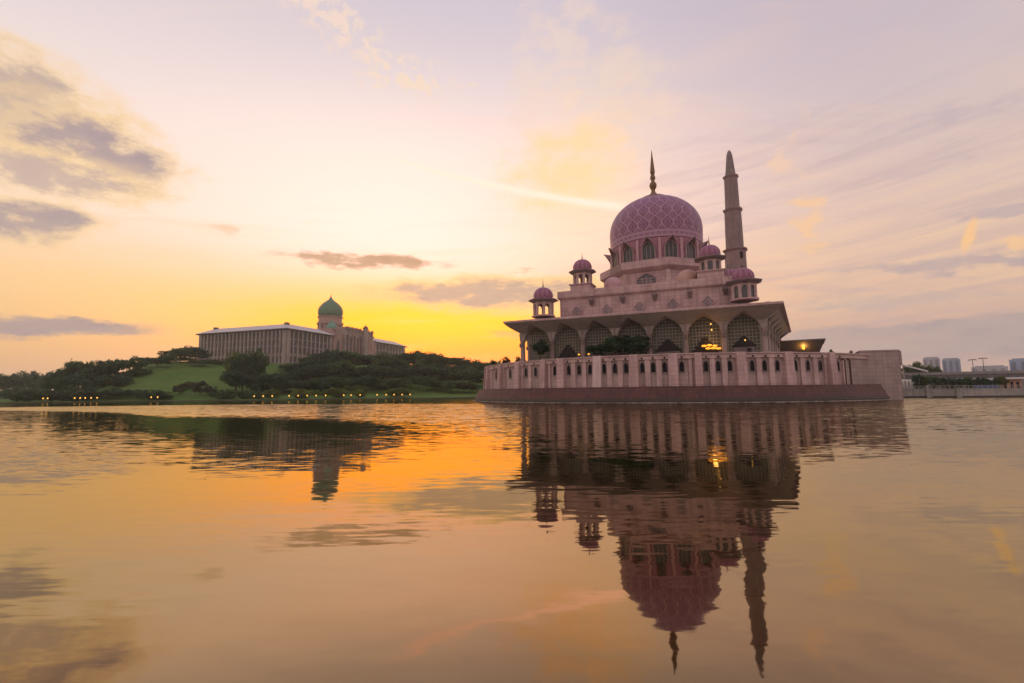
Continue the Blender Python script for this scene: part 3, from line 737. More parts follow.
for k in range(8):
    for (r, za, zb) in ((3.92, z3 - 26, z3 - 6), (3.17, z2 - 22, z2 - 4), (2.56, z1 - 18, z1 - 4)):
        MB().box(-0.4, 0.4, -r - 0.03, -r + 0.3, za, zb).turn(R(45 * k)).build('slot_panel', GREY_PINK, minaret)
MB().box(-0.5, 0.5, -4.02, -3.6, z3 - 4.2, z3 - 1.6).build('window', DARKGLASS, minaret)

# ------------------------------------------------------------------ lakeside podium
pod = thing('podium', 'round pink stone podium with arched windows and dark red sloping plinth rising from the lake', 'podium', (CX, CY, 0), -MAZ)
ZP, ZT = 3.35, 9.75
A = lambda deg: R(-90 + deg)            # angle on the circle: 0 faces the viewer's side of the facade
PODWALL = stone('podium_recess_stone', (0.50, 0.36, 0.345), (0.40, 0.285, 0.275), joint=(0.8, 0.9, 0.62))
MB().lathe([(52.45, ZP - 0.4), (52.45, 8.75)], 120, a0=A(-140), a1=A(64)).build('wall', PODWALL, pod)
MB().lathe([(52.2, 8.6), (53.0, 8.72), (53.0, 9.45), (53.25, 9.5), (53.25, ZT), (52.3, ZT), (52.3, ZF)], 120, a0=A(-140), a1=A(64)).build('parapet', PINK_PALE, pod)
MB().lathe([(0.5, ZF - 0.05), (52.4, ZF - 0.05)], 120, a0=A(-140), a1=A(64)).build('deck', PATH, pod)
MB().lathe([(50, ZP - 0.2), (54.6, ZP - 0.02), (55.0, ZP - 0.05), (55.05, ZP - 0.3), (56.25, 0.5), (56.3, -2)], 120, a0=A(-140), a1=A(59)).build('plinth', PLINTH, pod)
pe = MB(); t = A(59); q2 = lambda r, z: (r * math.cos(t), r * math.sin(t), z)
pe.quad(q2(50, -2), q2(56.3, -2), q2(56.25, 0.5), q2(55.05, ZP - 0.3), q2(55.0, ZP - 0.05), q2(50, ZP - 0.2)); pe.build('plinth_end', PLINTH, pod)
lg = MB(); lg.lathe([(56.0, 0.30), (56.7, 0.27), (56.75, 0.08), (56.35, 0.05), (56.35, -0.6)], 120, a0=A(-140), a1=A(58.8)); lg.build('ledge', LEDGE, pod)
WIN = [-46.6, -37.0, -29.6, -25.9, -19.5, -15.5, -12.7, -9.9, -6.5, -4.0, -1.5, 2.0, 4.3, 6.7, 10.2, 15.1, 17.6, 20.0, 24.7, 27.4, 30.3, 34.6, 37.8, 41.3, 46.8, -55, -64, -73]
for wdeg in WIN:
    big = 0.37
    m = MB(); m.prism_y([(x_, z_) for x_, z_ in pointed(big, 6.15, 7.6, 8.15)], -52.52, -52.1); m.turn(R(wdeg)); wo_ = m.build('window', DARKGLASS, pod)
    fr = MB(); arch_frame(fr, big + 0.13, 6.0, 7.62, 8.32, 0.10, -52.6, -52.3); fr.box(-big - 0.2, big + 0.2, -52.62, -52.3, 5.88, 6.0); fr.turn(R(wdeg)); fr.build('window_frame', GREY_PINK, wo_)
    dt = MB(); dt.lathe([(0.02, -0.08), (0.2, -0.06), (0.2, 0.06), (0.02, 0.08)], 8); dt.v = [(x_, -53.05 + z_, 8.98 + y_) for x_, y_, z_ in dt.v]; dt.turn(R(wdeg)); dt.build('parapet_spout', DARKGLASS, wo_)
BUT = [-59.6, -54.2, -41.8, -32.4, -22.6, -17.3, -7.9, 0.3, 8.4, 13.4, 22.1, 32.5, 44.0]
for i, bdeg in enumerate(BUT):
    w_ = 0.95 if i not in (4, 9) else 0.7
    m = MB(); m.frustum([(-w_, -53.75, ZP - 0.1), (w_, -53.75, ZP - 0.1), (w_, -52.1, ZP - 0.1), (-w_, -52.1, ZP - 0.1)], [(-w_ * 0.92, -53.35, ZT + 0.06), (w_ * 0.92, -53.35, ZT + 0.06), (w_ * 0.92, -52.1, ZT + 0.06), (-w_ * 0.92, -52.1, ZT + 0.06)])
    m.turn(R(bdeg)); m.build('buttress', PINK if i != 6 else stone('lighter_granite', (0.62, 0.46, 0.45), (0.54, 0.39, 0.37)), pod)  # one buttress has a lighter stone tone
ws = sorted(WIN)
gaps = [(a + b2) / 2 for a, b2 in zip(ws, ws[1:])] + [ws[-1] + 1.7]
for gdeg in gaps:
    if min(abs(gdeg - q_) for q_ in BUT) < 1.7: continue
    m = MB(); m.box(-0.5, 0.5, -52.86, -52.3, ZP - 0.1, 8.70); m.turn(R(gdeg)); m.build('pilaster', PINK_PALE, pod)
for bdeg in BUT:
    for s in (-1, 1):
        near = min(abs(bdeg + s * 1.75 - q_) for q_ in WIN)
        if near > 0.9:
            m = MB(); m.box(-0.3, 0.3, -52.8, -52.3, ZP - 0.1, 8.69); m.turn(R(bdeg + s * 1.5)); m.build('pilaster', PINK_PALE, pod)
# plain end bay with pipes
MB().lathe([(52.75, ZP - 0.4), (52.75, 8.75)], 16, a0=A(48.2), a1=A(63.5)).build('end_bay_wall', BLOCKWALL, pod)
for pdeg in (48.6, 50.6):
    m = MB(); m.tube((0, -52.9, ZP), (0, -52.9, 8.3), 0.14); m.tube((0, -52.9, 8.3), (-0.8, -52.9, 8.7), 0.14); m.turn(R(pdeg)); m.build('drainpipe', PLINTH, pod)

# block wall at the right end
b0 = azel(861.5, 380)[0]; b1 = azel(902, 380)[0]; b2_ = azel(856.5, 380)[0]
PA = (128 * math.sin(b0), 128 * math.cos(b0)); PB = (131 * math.sin(b1), 131 * math.cos(b1))
PL = (137 * math.sin(b2_), 137 * math.cos(b2_)); PC = (PB[0] + 5.5, PB[1] + 14); PD = (PL[0] + 4, PL[1] + 12)
ew = thing('end_wall', 'tall plain block wall of pale stone at the right end of the podium', 'wall')
MB().prism([PA, PB, PC, PD, PL], -2, 10.35).build('wall', BLOCKWALL, ew)
cc = ((PA[0] + PC[0]) / 2, (PA[1] + PC[1]) / 2); gro = lambda p, s: (cc[0] + (p[0] - cc[0]) * s, cc[1] + (p[1] - cc[1]) * s)
MB().prism([gro(p, 1.012) for p in (PA, PB, PC, PD, PL)], 10.353, 10.65).build('coping', BLOCKWALL, ew)
d_ = Vector((PB[0] - PA[0], PB[1] - PA[1])).normalized()
MB().prism([PB, (PB[0] + d_.x * 0.35, PB[1] + d_.y * 0.35), (PC[0] + d_.x * 0.35, PC[1] + d_.y * 0.35), PC], 7.4, 10.35).build('corbel', BLOCKWALL, ew)

# flat-roofed pavilion behind the podium edge
pa0 = azel(779, 346)[0]; PVD = 158.0
pav = thing('pavilion', 'low flat-roofed pavilion with a flaring eave and lit lamp, right of the mosque', 'pavilion', (PVD * math.sin(pa0), PVD * math.cos(pa0), 0), -R(31))
zr = CAM_H + PVD * tanel(800, 340.5); zl = CAM_H + PVD * tanel(800, 352)
MB().frustum([(-3, 0.8, zl - 1.5), (9.2, 0.8, zl - 1.5), (9.2, 12, zl - 1.5), (-3, 12, zl - 1.5)], [(-4, -2.5, zr - 0.35), (11.1, -2.5, zr - 0.35), (11.1, 14, zr - 0.35), (-4, 14, zr - 0.35)]).build('flared_soffit', plain('pavilion_soffit', (0.17, 0.13, 0.125), 0.6), pav)
MB().box(-4, 11.25, -2.65, 14.1, zr - 0.347, zr).build('roof', GREY_PINK, pav)
MB().box(-3, 9.0, 1.0, 11.8, ZF - 0.2, zl - 1.503).build('wall', GREY_PINK, pav)
lpz = zl + 0.75
MB().lathe([(0.02, -0.3), (0.3, -0.15), (0.3, 0.15), (0.02, 0.3)], 10, 6.0, -1.6).build('lamp', LAMP, pav).location.z = lpz
pd_ = bpy.data.lights.new('pavilion_lamp_light', 'POINT'); pd_.energy = 240; pd_.color = (1, 0.55, 0.1); pd_.shadow_soft_size = 0.3
po_ = bpy.data.objects.new('pavilion_lamp_light', pd_); COL.objects.link(po_); po_.parent = pav; po_.location = (6.0, -1.9, lpz + 0.4)

# ------------------------------------------------------------------ the office on the hill
OX, OY, OZ = -169.5, 360.0, 26.3
office = thing('office_building', 'long colonnaded government office with hipped grey roof and green onion dome on the hill', 'building', (OX, OY, OZ), math.atan2(-0.326, 0.945)); office.scale = (1.5, 1.5, 1.5)
OW = stone('office_stone', (0.37, 0.30, 0.28), (0.30, 0.24, 0.225)); OROOF = plain('office_roof', (0.52, 0.47, 0.47), 0.5, 0.12, 0.3)
OGL = plain('office_glass', (0.10, 0.095, 0.11), 0.3, 0.3); OEAVE = plain('office_eave', (0.10, 0.08, 0.08), 0.6)
ODOME = plain('office_green_dome', (0.085, 0.19, 0.115), 0.45, 0.35, 0.4); OPINK = stone('office_pink_stone', (0.42, 0.28, 0.24), (0.34, 0.22, 0.19))
def wing(x0, x1, y0, y1, faces):
    w = MB(); w.box(x0, x1, y0, y1, -6, 16.6); wl = w.build('wing_wall', OW, office)
    MB().box(x0 - 1.6, x1 + 1.6, y0 - 1.6, y1 + 1.6, 16.603, 17.2).build('eave', OEAVE, wl)
    MB().frustum([(x0 - 1.5, y0 - 1.5, 17.203), (x1 + 1.5, y0 - 1.5, 17.203), (x1 + 1.5, y1 + 1.5, 17.203), (x0 - 1.5, y1 + 1.5, 17.203)],
                 [(x0 + 5, y0 + 5, 20.4), (x1 - 5, y0 + 5, 20.4), (x1 - 5, y1 - 5, 20.4), (x0 + 5, y1 - 5, 20.4)]).build('roof', OROOF, office)
    for (cx_0, cy_0) in ((x0 + 5, y0 + 5), (x1 - 5, y0 + 5)): MB().box(cx_0 - 0.9, cx_0 + 0.9, cy_0 - 0.9, cy_0 + 0.9, 20.0, 21.1).build('roof_vent', OEAVE, office)
    for face, n in faces:
        a, b2 = (x0, x1) if face == 'front' else (y0, y1)
        st = (b2 - a - 2.0) / n
        pr = MB()
        for i in range(n + 1):
            c = a + 1.0 + st * i; ww = 0.42 if 0 < i < n else 1.0
            if face == 'front': pr.box(c - ww, c + ww, y0 - 0.75, y0 + 0.01, -6, 16.59)
            else: pr.box(x1 - 0.01, x1 + 0.75, c - ww, c + ww, -6, 16.59)
        for zf in (8.4, 11.9):
            if face == 'front': pr.box(a, b2, y0 - 0.22, y0 + 0.02, zf, zf + 0.55)
            else: pr.box(x1 - 0.02, x1 + 0.22, a, b2, zf, zf + 0.55)
        if face == 'front': pr.box(a, b2, y0 - 0.6, y0 - 0.005, 3.6, 4.4); pr.box(a, b2, y0 - 0.5, y0 - 0.004, -6, -0.6)
        else: pr.box(x1 + 0.005, x1 + 0.6, a, b2, 3.6, 4.4); pr.box(x1 + 0.004, x1 + 0.5, a, b2, -6, -0.6)
        pr.build('pilasters_relief' if False else 'colonnade', OW, wl)
        for i in range(n):
            c = a + 1.0 + st * (i + 0.5); ww = st / 2 - 0.55
            for (za, zb) in ((5.0, 15.9), (0.3, 3.0)):
                m = MB()
                if face == 'front': m.box(c - ww, c + ww, y0 - 0.06, y0 + 0.2, za, zb)
                else: m.box(x1 - 0.2, x1 + 0.06, c - ww, c + ww, za, zb)
                m.build('window', OGL, office if za > 3 else wl)
wing(-59, 0, 0, 33, [('front', 22), ('side', 10)])
wing(-42, 1.6, 71, 107, [('side', 9)])
MB().box(-6, 1.4, 33.2, 41, -6, 18.8).build('entrance_block', OPINK, office)
MB().prism_y(pointed(1.1, 4, 13, 15.2), -0.1, 0.1).turn(R(90), 1.45, 37).build('tall_window', OGL, office)
cb = MB(); cb.box(-14, 3, 41.2, 68, -6, 22.2); cb.box(-12, 1.5, 44, 58, 22.203, 23.6); cbo = cb.build('central_block', OW, office)
for i in range(8):
    c = 43 + 3.1 * i; MB().box(2.9, 3.06, c - 0.85, c + 0.85, 3, 18.5 - (i % 2)).build('tall_window', OGL, cbo)
    MB().box(2.95, 3.5, c + 1.1, c + 1.9, -6, 21.5).build('pier', OPINK, cbo)
MB().box(-14.3, 3.6, 41.0, 68.3, 22.0, 22.6).build('cornice', OPINK, cbo)
for i in range(7): MB().box(2.4, 3.4, 43 + i * 4 - 0.7, 43 + i * 4 + 0.7, 22.603, 23.5).build('merlon', OPINK, cbo)
tw = MB(); tw.lathe([(1.7, -6), (1.7, 18), (2.0, 20.5), (2.0, 21), (1.5, 21.1), (1.5, 23.4), (1.8, 23.6)], 8, 4.2, 58.5); two = tw.build('corner_tower', OW, office)
MB().lathe([(1.6, 23.6), (1.7, 24.0), (1.3, 24.8), (0.6, 25.4), (0.15, 25.9), (0.03, 27.0)], 12, 4.2, 58.5).build('tower_cap', OEAVE, two, smooth=True)
MB().box(1.5, 3.2, 64, 71.2, -6, 17.6).build('link_block', OPINK, office)
dr = MB(); dr.lathe([(7.4, 14), (7.4, 22), (8.1, 22.3), (8.1, 23.2), (7.2, 23.3), (7.2, 26.3), (7.8, 26.6), (7.8, 27.6), (6.9, 27.7), (6.9, 30.6), (7.5, 30.9), (7.5, 31.5), (6.6, 31.6)], 32, -17, 52); dro = dr.build('dome_drum', OPINK, office, smooth=True)
for k in range(12):
    t = R(30 * k); MB().box(-0.55, 0.55, -7.32, -7.0, 23.6, 26.0).turn(t, -17, 52).build('drum_window', OGL, dro)
on = [(6.5, 31.5), (7.15, 32.6), (7.4, 34.2), (7.2, 36.0), (6.4, 37.8), (5.1, 39.4), (3.6, 40.7), (2.2, 41.7), (1.2, 42.6), (0.55, 43.6), (0.35, 44.4), (0.12, 45.2), (0.03, 47.0)]
od = MB().lathe(on, 32, -17, 52).build('green_dome', ODOME, office, smooth=True)
MB().box(-13.5, -4.5, 39.5, 48, 16, 22.4).build('porch_block', OPINK, office)
MB().lathe([(2.9, 22.4), (3.1, 23.4), (2.6, 24.9), (1.6, 26.1), (0.6, 26.9), (0.04, 27.9)], 24, -9, 44).build('small_green_dome', plain('pale_green_dome', (0.13, 0.30, 0.23), 0.4, 0.2, 0.4), office, smooth=True)

# ------------------------------------------------------------------ trees
def leaf_mat(name, c, c2, tr=0.25):
    m, h, b = material(name, 0.75, 0.15)
    oc = h.n('ShaderNodeTexCoord').outputs['Object']; rnd = h.n('ShaderNodeObjectInfo').outputs['Random']
    n = h.noise(oc, 0.45, 4, 0.65)
    col = h.mix(h.step(n, 0.32, 0.68), c, c2)
    lt = h.n('ShaderNodeAttribute', attribute_name='leaf_tone').outputs['Fac']
    col = h.mix(h.mul(lt, 0.85), tuple(q * 0.55 for q in c), col)
    col = h.mix(h.mul(h.step(lt, 0.7, 1.0), 0.55), col, tuple(q * 1.5 for q in c2))
    col = h.mix(h.mul(rnd, 0.45), col, (c[0] * 0.6, c[1] * 0.75, c[2] * 0.9))
    h.put(b.inputs['Base Color'], col)
    tr_ = h.n('ShaderNodeBsdfTranslucent'); h.put(tr_.inputs['Color'], h.mix(0.5, col, tuple(min(0.3, q * 2.0) for q in c2)))
    ms = h.n('ShaderNodeMixShader'); ms.inputs[0].default_value = 0.42
    out = [q for q in m.node_tree.nodes if q.type == 'OUTPUT_MATERIAL'][0]
    m.node_tree.links.new(b.outputs[0], ms.inputs[1]); m.node_tree.links.new(tr_.outputs[0], ms.inputs[2]); m.node_tree.links.new(ms.outputs[0], out.inputs['Surface'])
    return m
LEAF_DARK = leaf_mat('dark_foliage', (0.042, 0.082, 0.042), (0.072, 0.125, 0.050))
LEAF_MID = leaf_mat('mid_foliage', (0.062, 0.112, 0.046), (0.105, 0.165, 0.055))
LEAF_YEL = leaf_mat('yellow_green_foliage', (0.091, 0.143, 0.031), (0.169, 0.208, 0.039))
LEAF_PURP = leaf_mat('brownish_foliage', (0.065, 0.062, 0.044), (0.088, 0.078, 0.055))
BARK = plain('bark', (0.075, 0.052, 0.038), 0.9, 0.4, 2.0)

def crown_mesh(name, mat, seed, shape, nclump=26, nleaf=46, leaf=0.055):
    """unit crown (height 1, radius about 0.5) of many small leaf faces in clumps"""
    rn = random.Random(seed); v = []; f = []; clumps = []; tone = []
    for _ in range(nclump):
        while True:
            p = Vector((rn.uniform(-1, 1), rn.uniform(-1, 1), rn.uniform(-1, 1)))
            if p.length < 1: break
        p = p.normalized() * (0.45 + 0.55 * rn.random())
        if shape == 'round': c = Vector((p.x * 0.38, p.y * 0.38, 0.60 + p.z * 0.29))
        elif shape == 'flat': c = Vector((p.x * 0.44, p.y * 0.44, 0.80 + p.z * 0.12 - 0.18 * (p.x * p.x + p.y * p.y) * rn.random()))
        elif shape == 'tall': c = Vector((p.x * 0.30, p.y * 0.30, 0.55 + p.z * 0.36))
        elif shape == 'bush': c = Vector((p.x * 0.42, p.y * 0.42, 0.42 + p.z * 0.38)); c.z = max(c.z, 0.1)
        else: c = Vector((p.x * 0.44, p.y * 0.44, 0.5 + p.z * 0.34))
        clumps.append((c, rn.uniform(0.06, 0.15) * (0.8 if shape == 'tall' else 1.0)))
    for c, r in clumps:
        ct = rn.random()
        for _ in range(nleaf):
            tone.append(min(1.0, max(0.0, ct + rn.uniform(-0.2, 0.2))))
            d = Vector((rn.gauss(0, 1), rn.gauss(0, 1), rn.gauss(0, 0.8))).normalized()
            p = c + d * r * (0.55 + 0.6 * rn.random())
            nrm_ = (d + Vector((rn.gauss(0, .6), rn.gauss(0, .6), rn.gauss(0, .6) + 0.3))).normalized()
            a = nrm_.orthogonal().normalized(); a = (Matrix.Rotation(rn.uniform(0, 6.28), 3, nrm_) @ a); b2 = nrm_.cross(a)
            s = leaf * rn.uniform(0.6, 1.3); n = len(v)
            v += [tuple(p - a * s), tuple(p - b2 * s * 0.55), tuple(p + a * s), tuple(p + b2 * s * 0.55)]; f.append((n, n + 1, n + 2, n + 3))
    me = bpy.data.meshes.new(name); me.from_pydata(v, [], f); me.materials.append(mat)
    at = me.attributes.new('leaf_tone', 'FLOAT', 'FACE'); at.data.foreach_set('value', tone)
    return me, clumps
def trunk_mesh(name, clumps, shape, seed):
    rn = random.Random(seed); m = MB(); top = {'flat': 0.66, 'tall': 0.5, 'bush': 0.2, 'wide': 0.35}.get(shape, 0.42)
    m.tube((0, 0, -0.06), (rn.uniform(-.02, .02), rn.uniform(-.02, .02), top), 0.026, 0.017, 7)
    for c, r in clumps[:9]:
        st_ = Vector((0, 0, top * rn.uniform(0.6, 0.98))); m.tube(st_, c, 0.012, 0.004, 5)
    return m.mesh(name, BARK)
VAR = {}
for key, shape, mat, nv in (('dark', 'round', LEAF_DARK, 4), ('mid', 'round', LEAF_MID, 3), ('flat', 'flat', LEAF_DARK, 3), ('tall', 'tall', LEAF_MID, 2), ('yel', 'round', LEAF_YEL, 2), ('bush', 'bush', LEAF_MID, 3), ('dbush', 'bush', LEAF_DARK, 2), ('purp', 'wide', LEAF_PURP, 2), ('clip', 'bush', LEAF_DARK, 1), ('hedge', 'bush', LEAF_YEL, 2), ('wide', 'wide', LEAF_DARK, 2)):
    VAR[key] = []
    for i in range(nv):
        cm_, cl_ = crown_mesh('crown', mat, hash((key, i)) % 1000 if False else sum(map(ord, key)) * 7 + i, shape, nclump=40 if shape != 'flat' else 32, nleaf=70, leaf=0.036)
        VAR[key].append((cm_, trunk_mesh('trunk', cl_, shape, i + 5)))
TREE_N = 0
def tree(key, x, y, zb, height, width, label, group=None, cat='tree', name='tree'):
    global TREE_N
    TREE_N += 1; rn = random.Random(TREE_N * 13 + 1); cm_, tm_ = VAR[key][TREE_N % len(VAR[key])]
    t = thing(name, label, cat, (x, y, zb), rn.uniform(0, 6.28), group)
    sc = (width, width, height)
    put(cm_, 'crown', t, sc=sc)
    put(tm_, 'trunk', t, sc=(height * 0.7, height * 0.7, height))
    return t
def tree_px(key, px, ytop, D, wpx, label, group=None, cat='tree', name='tree', zb=None):
    """tree whose crown top shows at image row ytop, standing at distance D; width given in picture units"""
    if D < 0: D = lerp_tab(SHORE, math.degrees(azel(px, ytop)[0])) - D      # so many metres behind the shoreline
    elif px < 512 and zb is None: D = DM(D)
    x, y = spot(px, D, ytop); zg = ground_z(x, y) if zb is None else zb
    ztop = CAM_H + D * tanel(px, ytop); hgt = max(1.6, ztop - zg)
    a, _ = azel(px, ytop); wid = wpx / F_PX * D * math.cos(a)
    return tree(key, x, y, zg, hgt * 1.12, wid * 1.15, label, group, cat, name)
def row(key, pts, D, wpx, fmt, group, cat='tree', name='tree', jit=0.06, keys=None):
    rn = random.Random(len(pts) * 31 + int(D))
    for i, (px, yt) in enumerate(pts):
        k = keys[i % len(keys)] if keys else key
        w_ = wpx * rn.uniform(0.75, 1.3); yt += rn.uniform(-2.0, 1.8)
        tree_px(k, px, yt, D * (1 + rn.uniform(-jit, jit)), w_, fmt.format(ORD[i]), group, cat, name)

row('dark', [(4, 375), (17, 376), (27, 373), (40, 374), (50, 373), (62, 371), (70, 371)], 420, 20, 'hazy distant tree, {} from the left in the far grey row at the left edge', 'far hazy trees at the left edge')
row('dark', [(56, 372), (66, 366), (77, 361), (88, 362), (97, 364), (108, 358), (118, 361), (127, 360), (137, 359), (147, 358), (157, 356), (167, 355)], 235, 19, 'dark tree, {} from the left in the skyline row left of the grass slope', 'skyline trees left of the grass slope', keys=['dark', 'dark', 'flat', 'mid', 'dark'])
row('dark', [(60, 380), (72, 376), (84, 375), (95, 377), (106, 378), (117, 374)], 215, 22, 'low dark tree, {} from the left standing in front of the skyline row', 'lower trees in front of the skyline row', keys=['dark', 'wide'])
row('mid', [(172, 350), (181, 346), (191, 348), (199, 353)], 262, 24, 'bushy tree, {} from the left beside the left end of the long office', 'trees beside the left end of the office', keys=['dark', 'mid'])
row('mid', [(176, 361), (188, 358), (200, 360), (211, 362), (222, 363)], 252, 22, 'low tree, {} from the left on the crest of the grass slope', 'low trees on the crest of the slope', keys=['mid', 'dark'])
tree_px('yel', 238, 349.5, 176, 26, 'tall yellow-topped tree left of the dark pair in front of the long office')
tree_px('dark', 244, 355, 168, 25, 'broad dark tree in front of the yellow-topped tree below the long office')
tree_px('tall', 258, 351, 172, 26, 'tall dark tree with straight crown covering the office wall, right of the yellow-topped one')
row('wide', [(236, 372), (248, 374), (262, 371), (275, 374), (284, 378)], 163, 24, 'low spreading tree, {} from the left at the foot of the tall pair', 'low trees at the foot of the tall pair', keys=['dark', 'mid', 'wide'])
row('dark', [(290, 366), (302, 363), (313, 359), (323, 354), (332, 351), (343, 351), (354, 352), (365, 355), (375, 356), (386, 356), (396, 357), (406, 354), (417, 351), (428, 350), (439, 353)], 222, 30, 'dark leafy tree, {} from the left in the top row under the green-domed office', 'top row of trees under the office', keys=['dark', 'mid', 'dark', 'dark'])
row('dark', [(449, 357), (458, 358), (467, 360), (476, 360), (485, 361), (494, 361), (503, 362)], 235, 24, 'dark skyline tree, {} from the left between the office hill and the podium', 'skyline trees left of the podium', keys=['dark', 'mid'])
row('wide', [(446, 366), (456, 366), (466, 367), (476, 368), (486, 369), (497, 369)], 228, 20, 'dark spreading tree, {} from the left under the skyline row left of the podium', 'trees under the skyline row left of the podium')
row('mid', [(282, 375), (295, 371), (308, 368), (321, 365), (334, 363), (347, 363), (360, 365), (373, 367), (386, 367), (399, 366), (412, 364), (425, 363), (438, 365), (451, 368), (464, 369), (477, 370)], 195, 33, 'leafy tree, {} from the left in the middle row of the wooded slope', 'middle row of trees on the wooded slope', keys=['dark', 'mid', 'wide', 'dark'])
row('mid', [(278, 384), (292, 381), (307, 379), (322, 378), (337, 376), (352, 376), (367, 378), (382, 379), (397, 378), (412, 377), (427, 378), (442, 380), (457, 381), (472, 382)], 170, 33, 'low tree, {} from the left in the front row of the wooded slope', 'front row of trees on the wooded slope', keys=['mid', 'dark', 'dark', 'wide'])
row('purp', [(180, 383), (191, 381), (201, 382), (211, 385)], 172, 16, 'brownish shrub, {} from the left at the foot of the grass slope', 'brownish shrubs at the foot of the slope', 'shrub', 'shrub')
row('dbush', [(14, 390), (26, 389), (37, 388), (48, 389), (59, 388), (70, 388), (80, 389), (90, 388), (100, 388), (114, 390), (126, 389), (138, 390), (150, 389), (162, 390)], -8, 19, 'dark shore shrub, {} from the left in the row below the grass slope', 'dark shrubs along the left shore', 'shrub', 'shrub', jit=0.03)
row('bush', [(221, 389), (231, 388), (244, 389), (256, 391)], -8, 19, 'green shore shrub, {} from the left in front of the tall trees', 'green shrubs in front of the tall trees', 'shrub', 'shrub', jit=0.02)
row('dbush', [(2, 386), (10, 387), (19, 386), (29, 387), (38, 386), (48, 386)], 330, 15, 'low grey-green bush, {} from the left at the far left edge under the hazy trees', 'low bushes at the far left edge', 'shrub', 'shrub')
row('wide', [(106, 374), (114, 373), (122, 372), (131, 370), (140, 367)], 228, 15, 'low bushy tree, {} from the left along the upper left edge of the lawn', 'bushy trees along the edge of the lawn')
tree_px('wide', 119, 381, 200, 13, 'lone dark bush standing on the open grass slope', None, 'bush', 'bush')
for px, yt, w_, lb in ((272, 388, 19, 'rounded hedge clump, leftmost of the five along the shore path'), (302, 388, 24, 'rounded hedge clump on the shore path, below the corner of the long office'), (334, 387, 27, 'wide rounded hedge clump on the shore path, below the green dome'), (359, 388, 16, 'small rounded hedge clump on the shore path, right of the one below the dome'), (400, 386.5, 28, 'wide rounded hedge clump on the shore path, rightmost of the five')):
    tree_px('hedge', px, yt, -8, w_, lb, 'hedge clumps on the shore path', 'hedge', 'hedge')
# greenery standing on the podium
row_p = [('dark', 540, 338, 5.6, 'small dark tree behind the first arch at the left end of the podium'), ('dark', 598, 342, 6.0, 'dark tree on the podium, leftmost of the clump of three before the arches'),
         ('mid', 614, 334.5, 7.2, 'taller dark tree on the podium, middle one of the clump before the arches'), ('dark', 634, 332, 9.0, 'bushy dark tree on the podium, rightmost of the clump before the arches')]
def on_podium(px, v):
    d = ray(px, 350); la_ = Vector((math.sin(MAZ), math.cos(MAZ))); o = Vector((-CX, -CY)); dh = Vector((d.x, d.y))
    t_ = (v - o.dot(la_)) / dh.dot(la_); return d.x * t_, d.y * t_, dh.length * t_
for key, px, yt, w_, lb in row_p:
    x_, y_, D_ = on_podium(px, -42.5); tree(key, x_, y_, ZF - 0.05, CAM_H + D_ * tanel(px, yt) - ZF, w_, lb, 'trees on the podium')
for px, yt, w_, lb in ((506, 355.5, 2.6, 'round bush on the podium left of the first column'), (518, 354, 1.7, 'small dark bush beside the first arcade column'), (494, 360, 1.6, 'low bush at the far left end of the podium'), (831, 347, 1.1, 'small dark conical shrub on the parapet right of the pavilion'), (851, 349.5, 1.0, 'small dark shrub on the parapet beside the block wall')):
    D_ = 128.0 if px > 700 else 124.0
    x_, y_ = spot(px, D_, 350); tree('dbush', x_, y_, ZF - 0.1, max(0.9, CAM_H + D_ * tanel(px, yt) - ZF + 0.1), w_, lb, None, 'shrub', 'shrub')

# ------------------------------------------------------------------ globe lamps along the left shore
POLE = plain('lamp_post_dark', (0.05, 0.045, 0.04), 0.5); GLOBE = glow('lamp_globe_glow', (1.0, 0.50, 0.08), 1.8)
lamp0 = None
groups = [('far left', [43, 47.5], 'at the far left of the shore'), ('slope', [74.5, 80, 85, 91, 97], 'in the cluster left of the grass slope'), ('slope2', [151, 157.5], 'in the pair below the grass slope'), ('trio', [254, 263, 272], 'in the trio below the tall trees'), ('five', [289, 298, 307, 316, 325.5], 'in the cluster of five below the office'),
          ('trio2', [343.6, 351, 360], 'in the trio below the green dome'), ('right', [377, 386, 394, 402, 410], 'in the cluster of five nearest the mosque')]
for _, xs, where in groups:
    for i, px in enumerate(xs):
        a = math.degrees(azel(px, 400)[0]); d = lerp_tab(SHORE, a) + 1.0; x_, y_ = d * math.sin(R(a)), d * math.cos(R(a))
        if lamp0 is None:
            lamp0 = thing('shore_lamp', 'lamp', 'lamp', (x_, y_, 0), 0, 'globe lamps along the shore')
            MB().lathe([(0.14, 0), (0.14, 0.15), (0.06, 0.2), (0.05, 1.1), (0.12, 1.2), (0.12, 1.28)], 8).build('pole', POLE, lamp0)
            MB().lathe([(0.05, 1.28), (0.20, 1.4), (0.26, 1.58), (0.22, 1.78), (0.05, 1.94)], 12).build('globe', GLOBE, lamp0, smooth=True)
            l = lamp0
        else: l = copy_tree(lamp0)
        l.location = (x_, y_, ground_z(x_, y_)); l['label'] = f'small yellow globe lamp, {ORD[i]} from the left {where}'

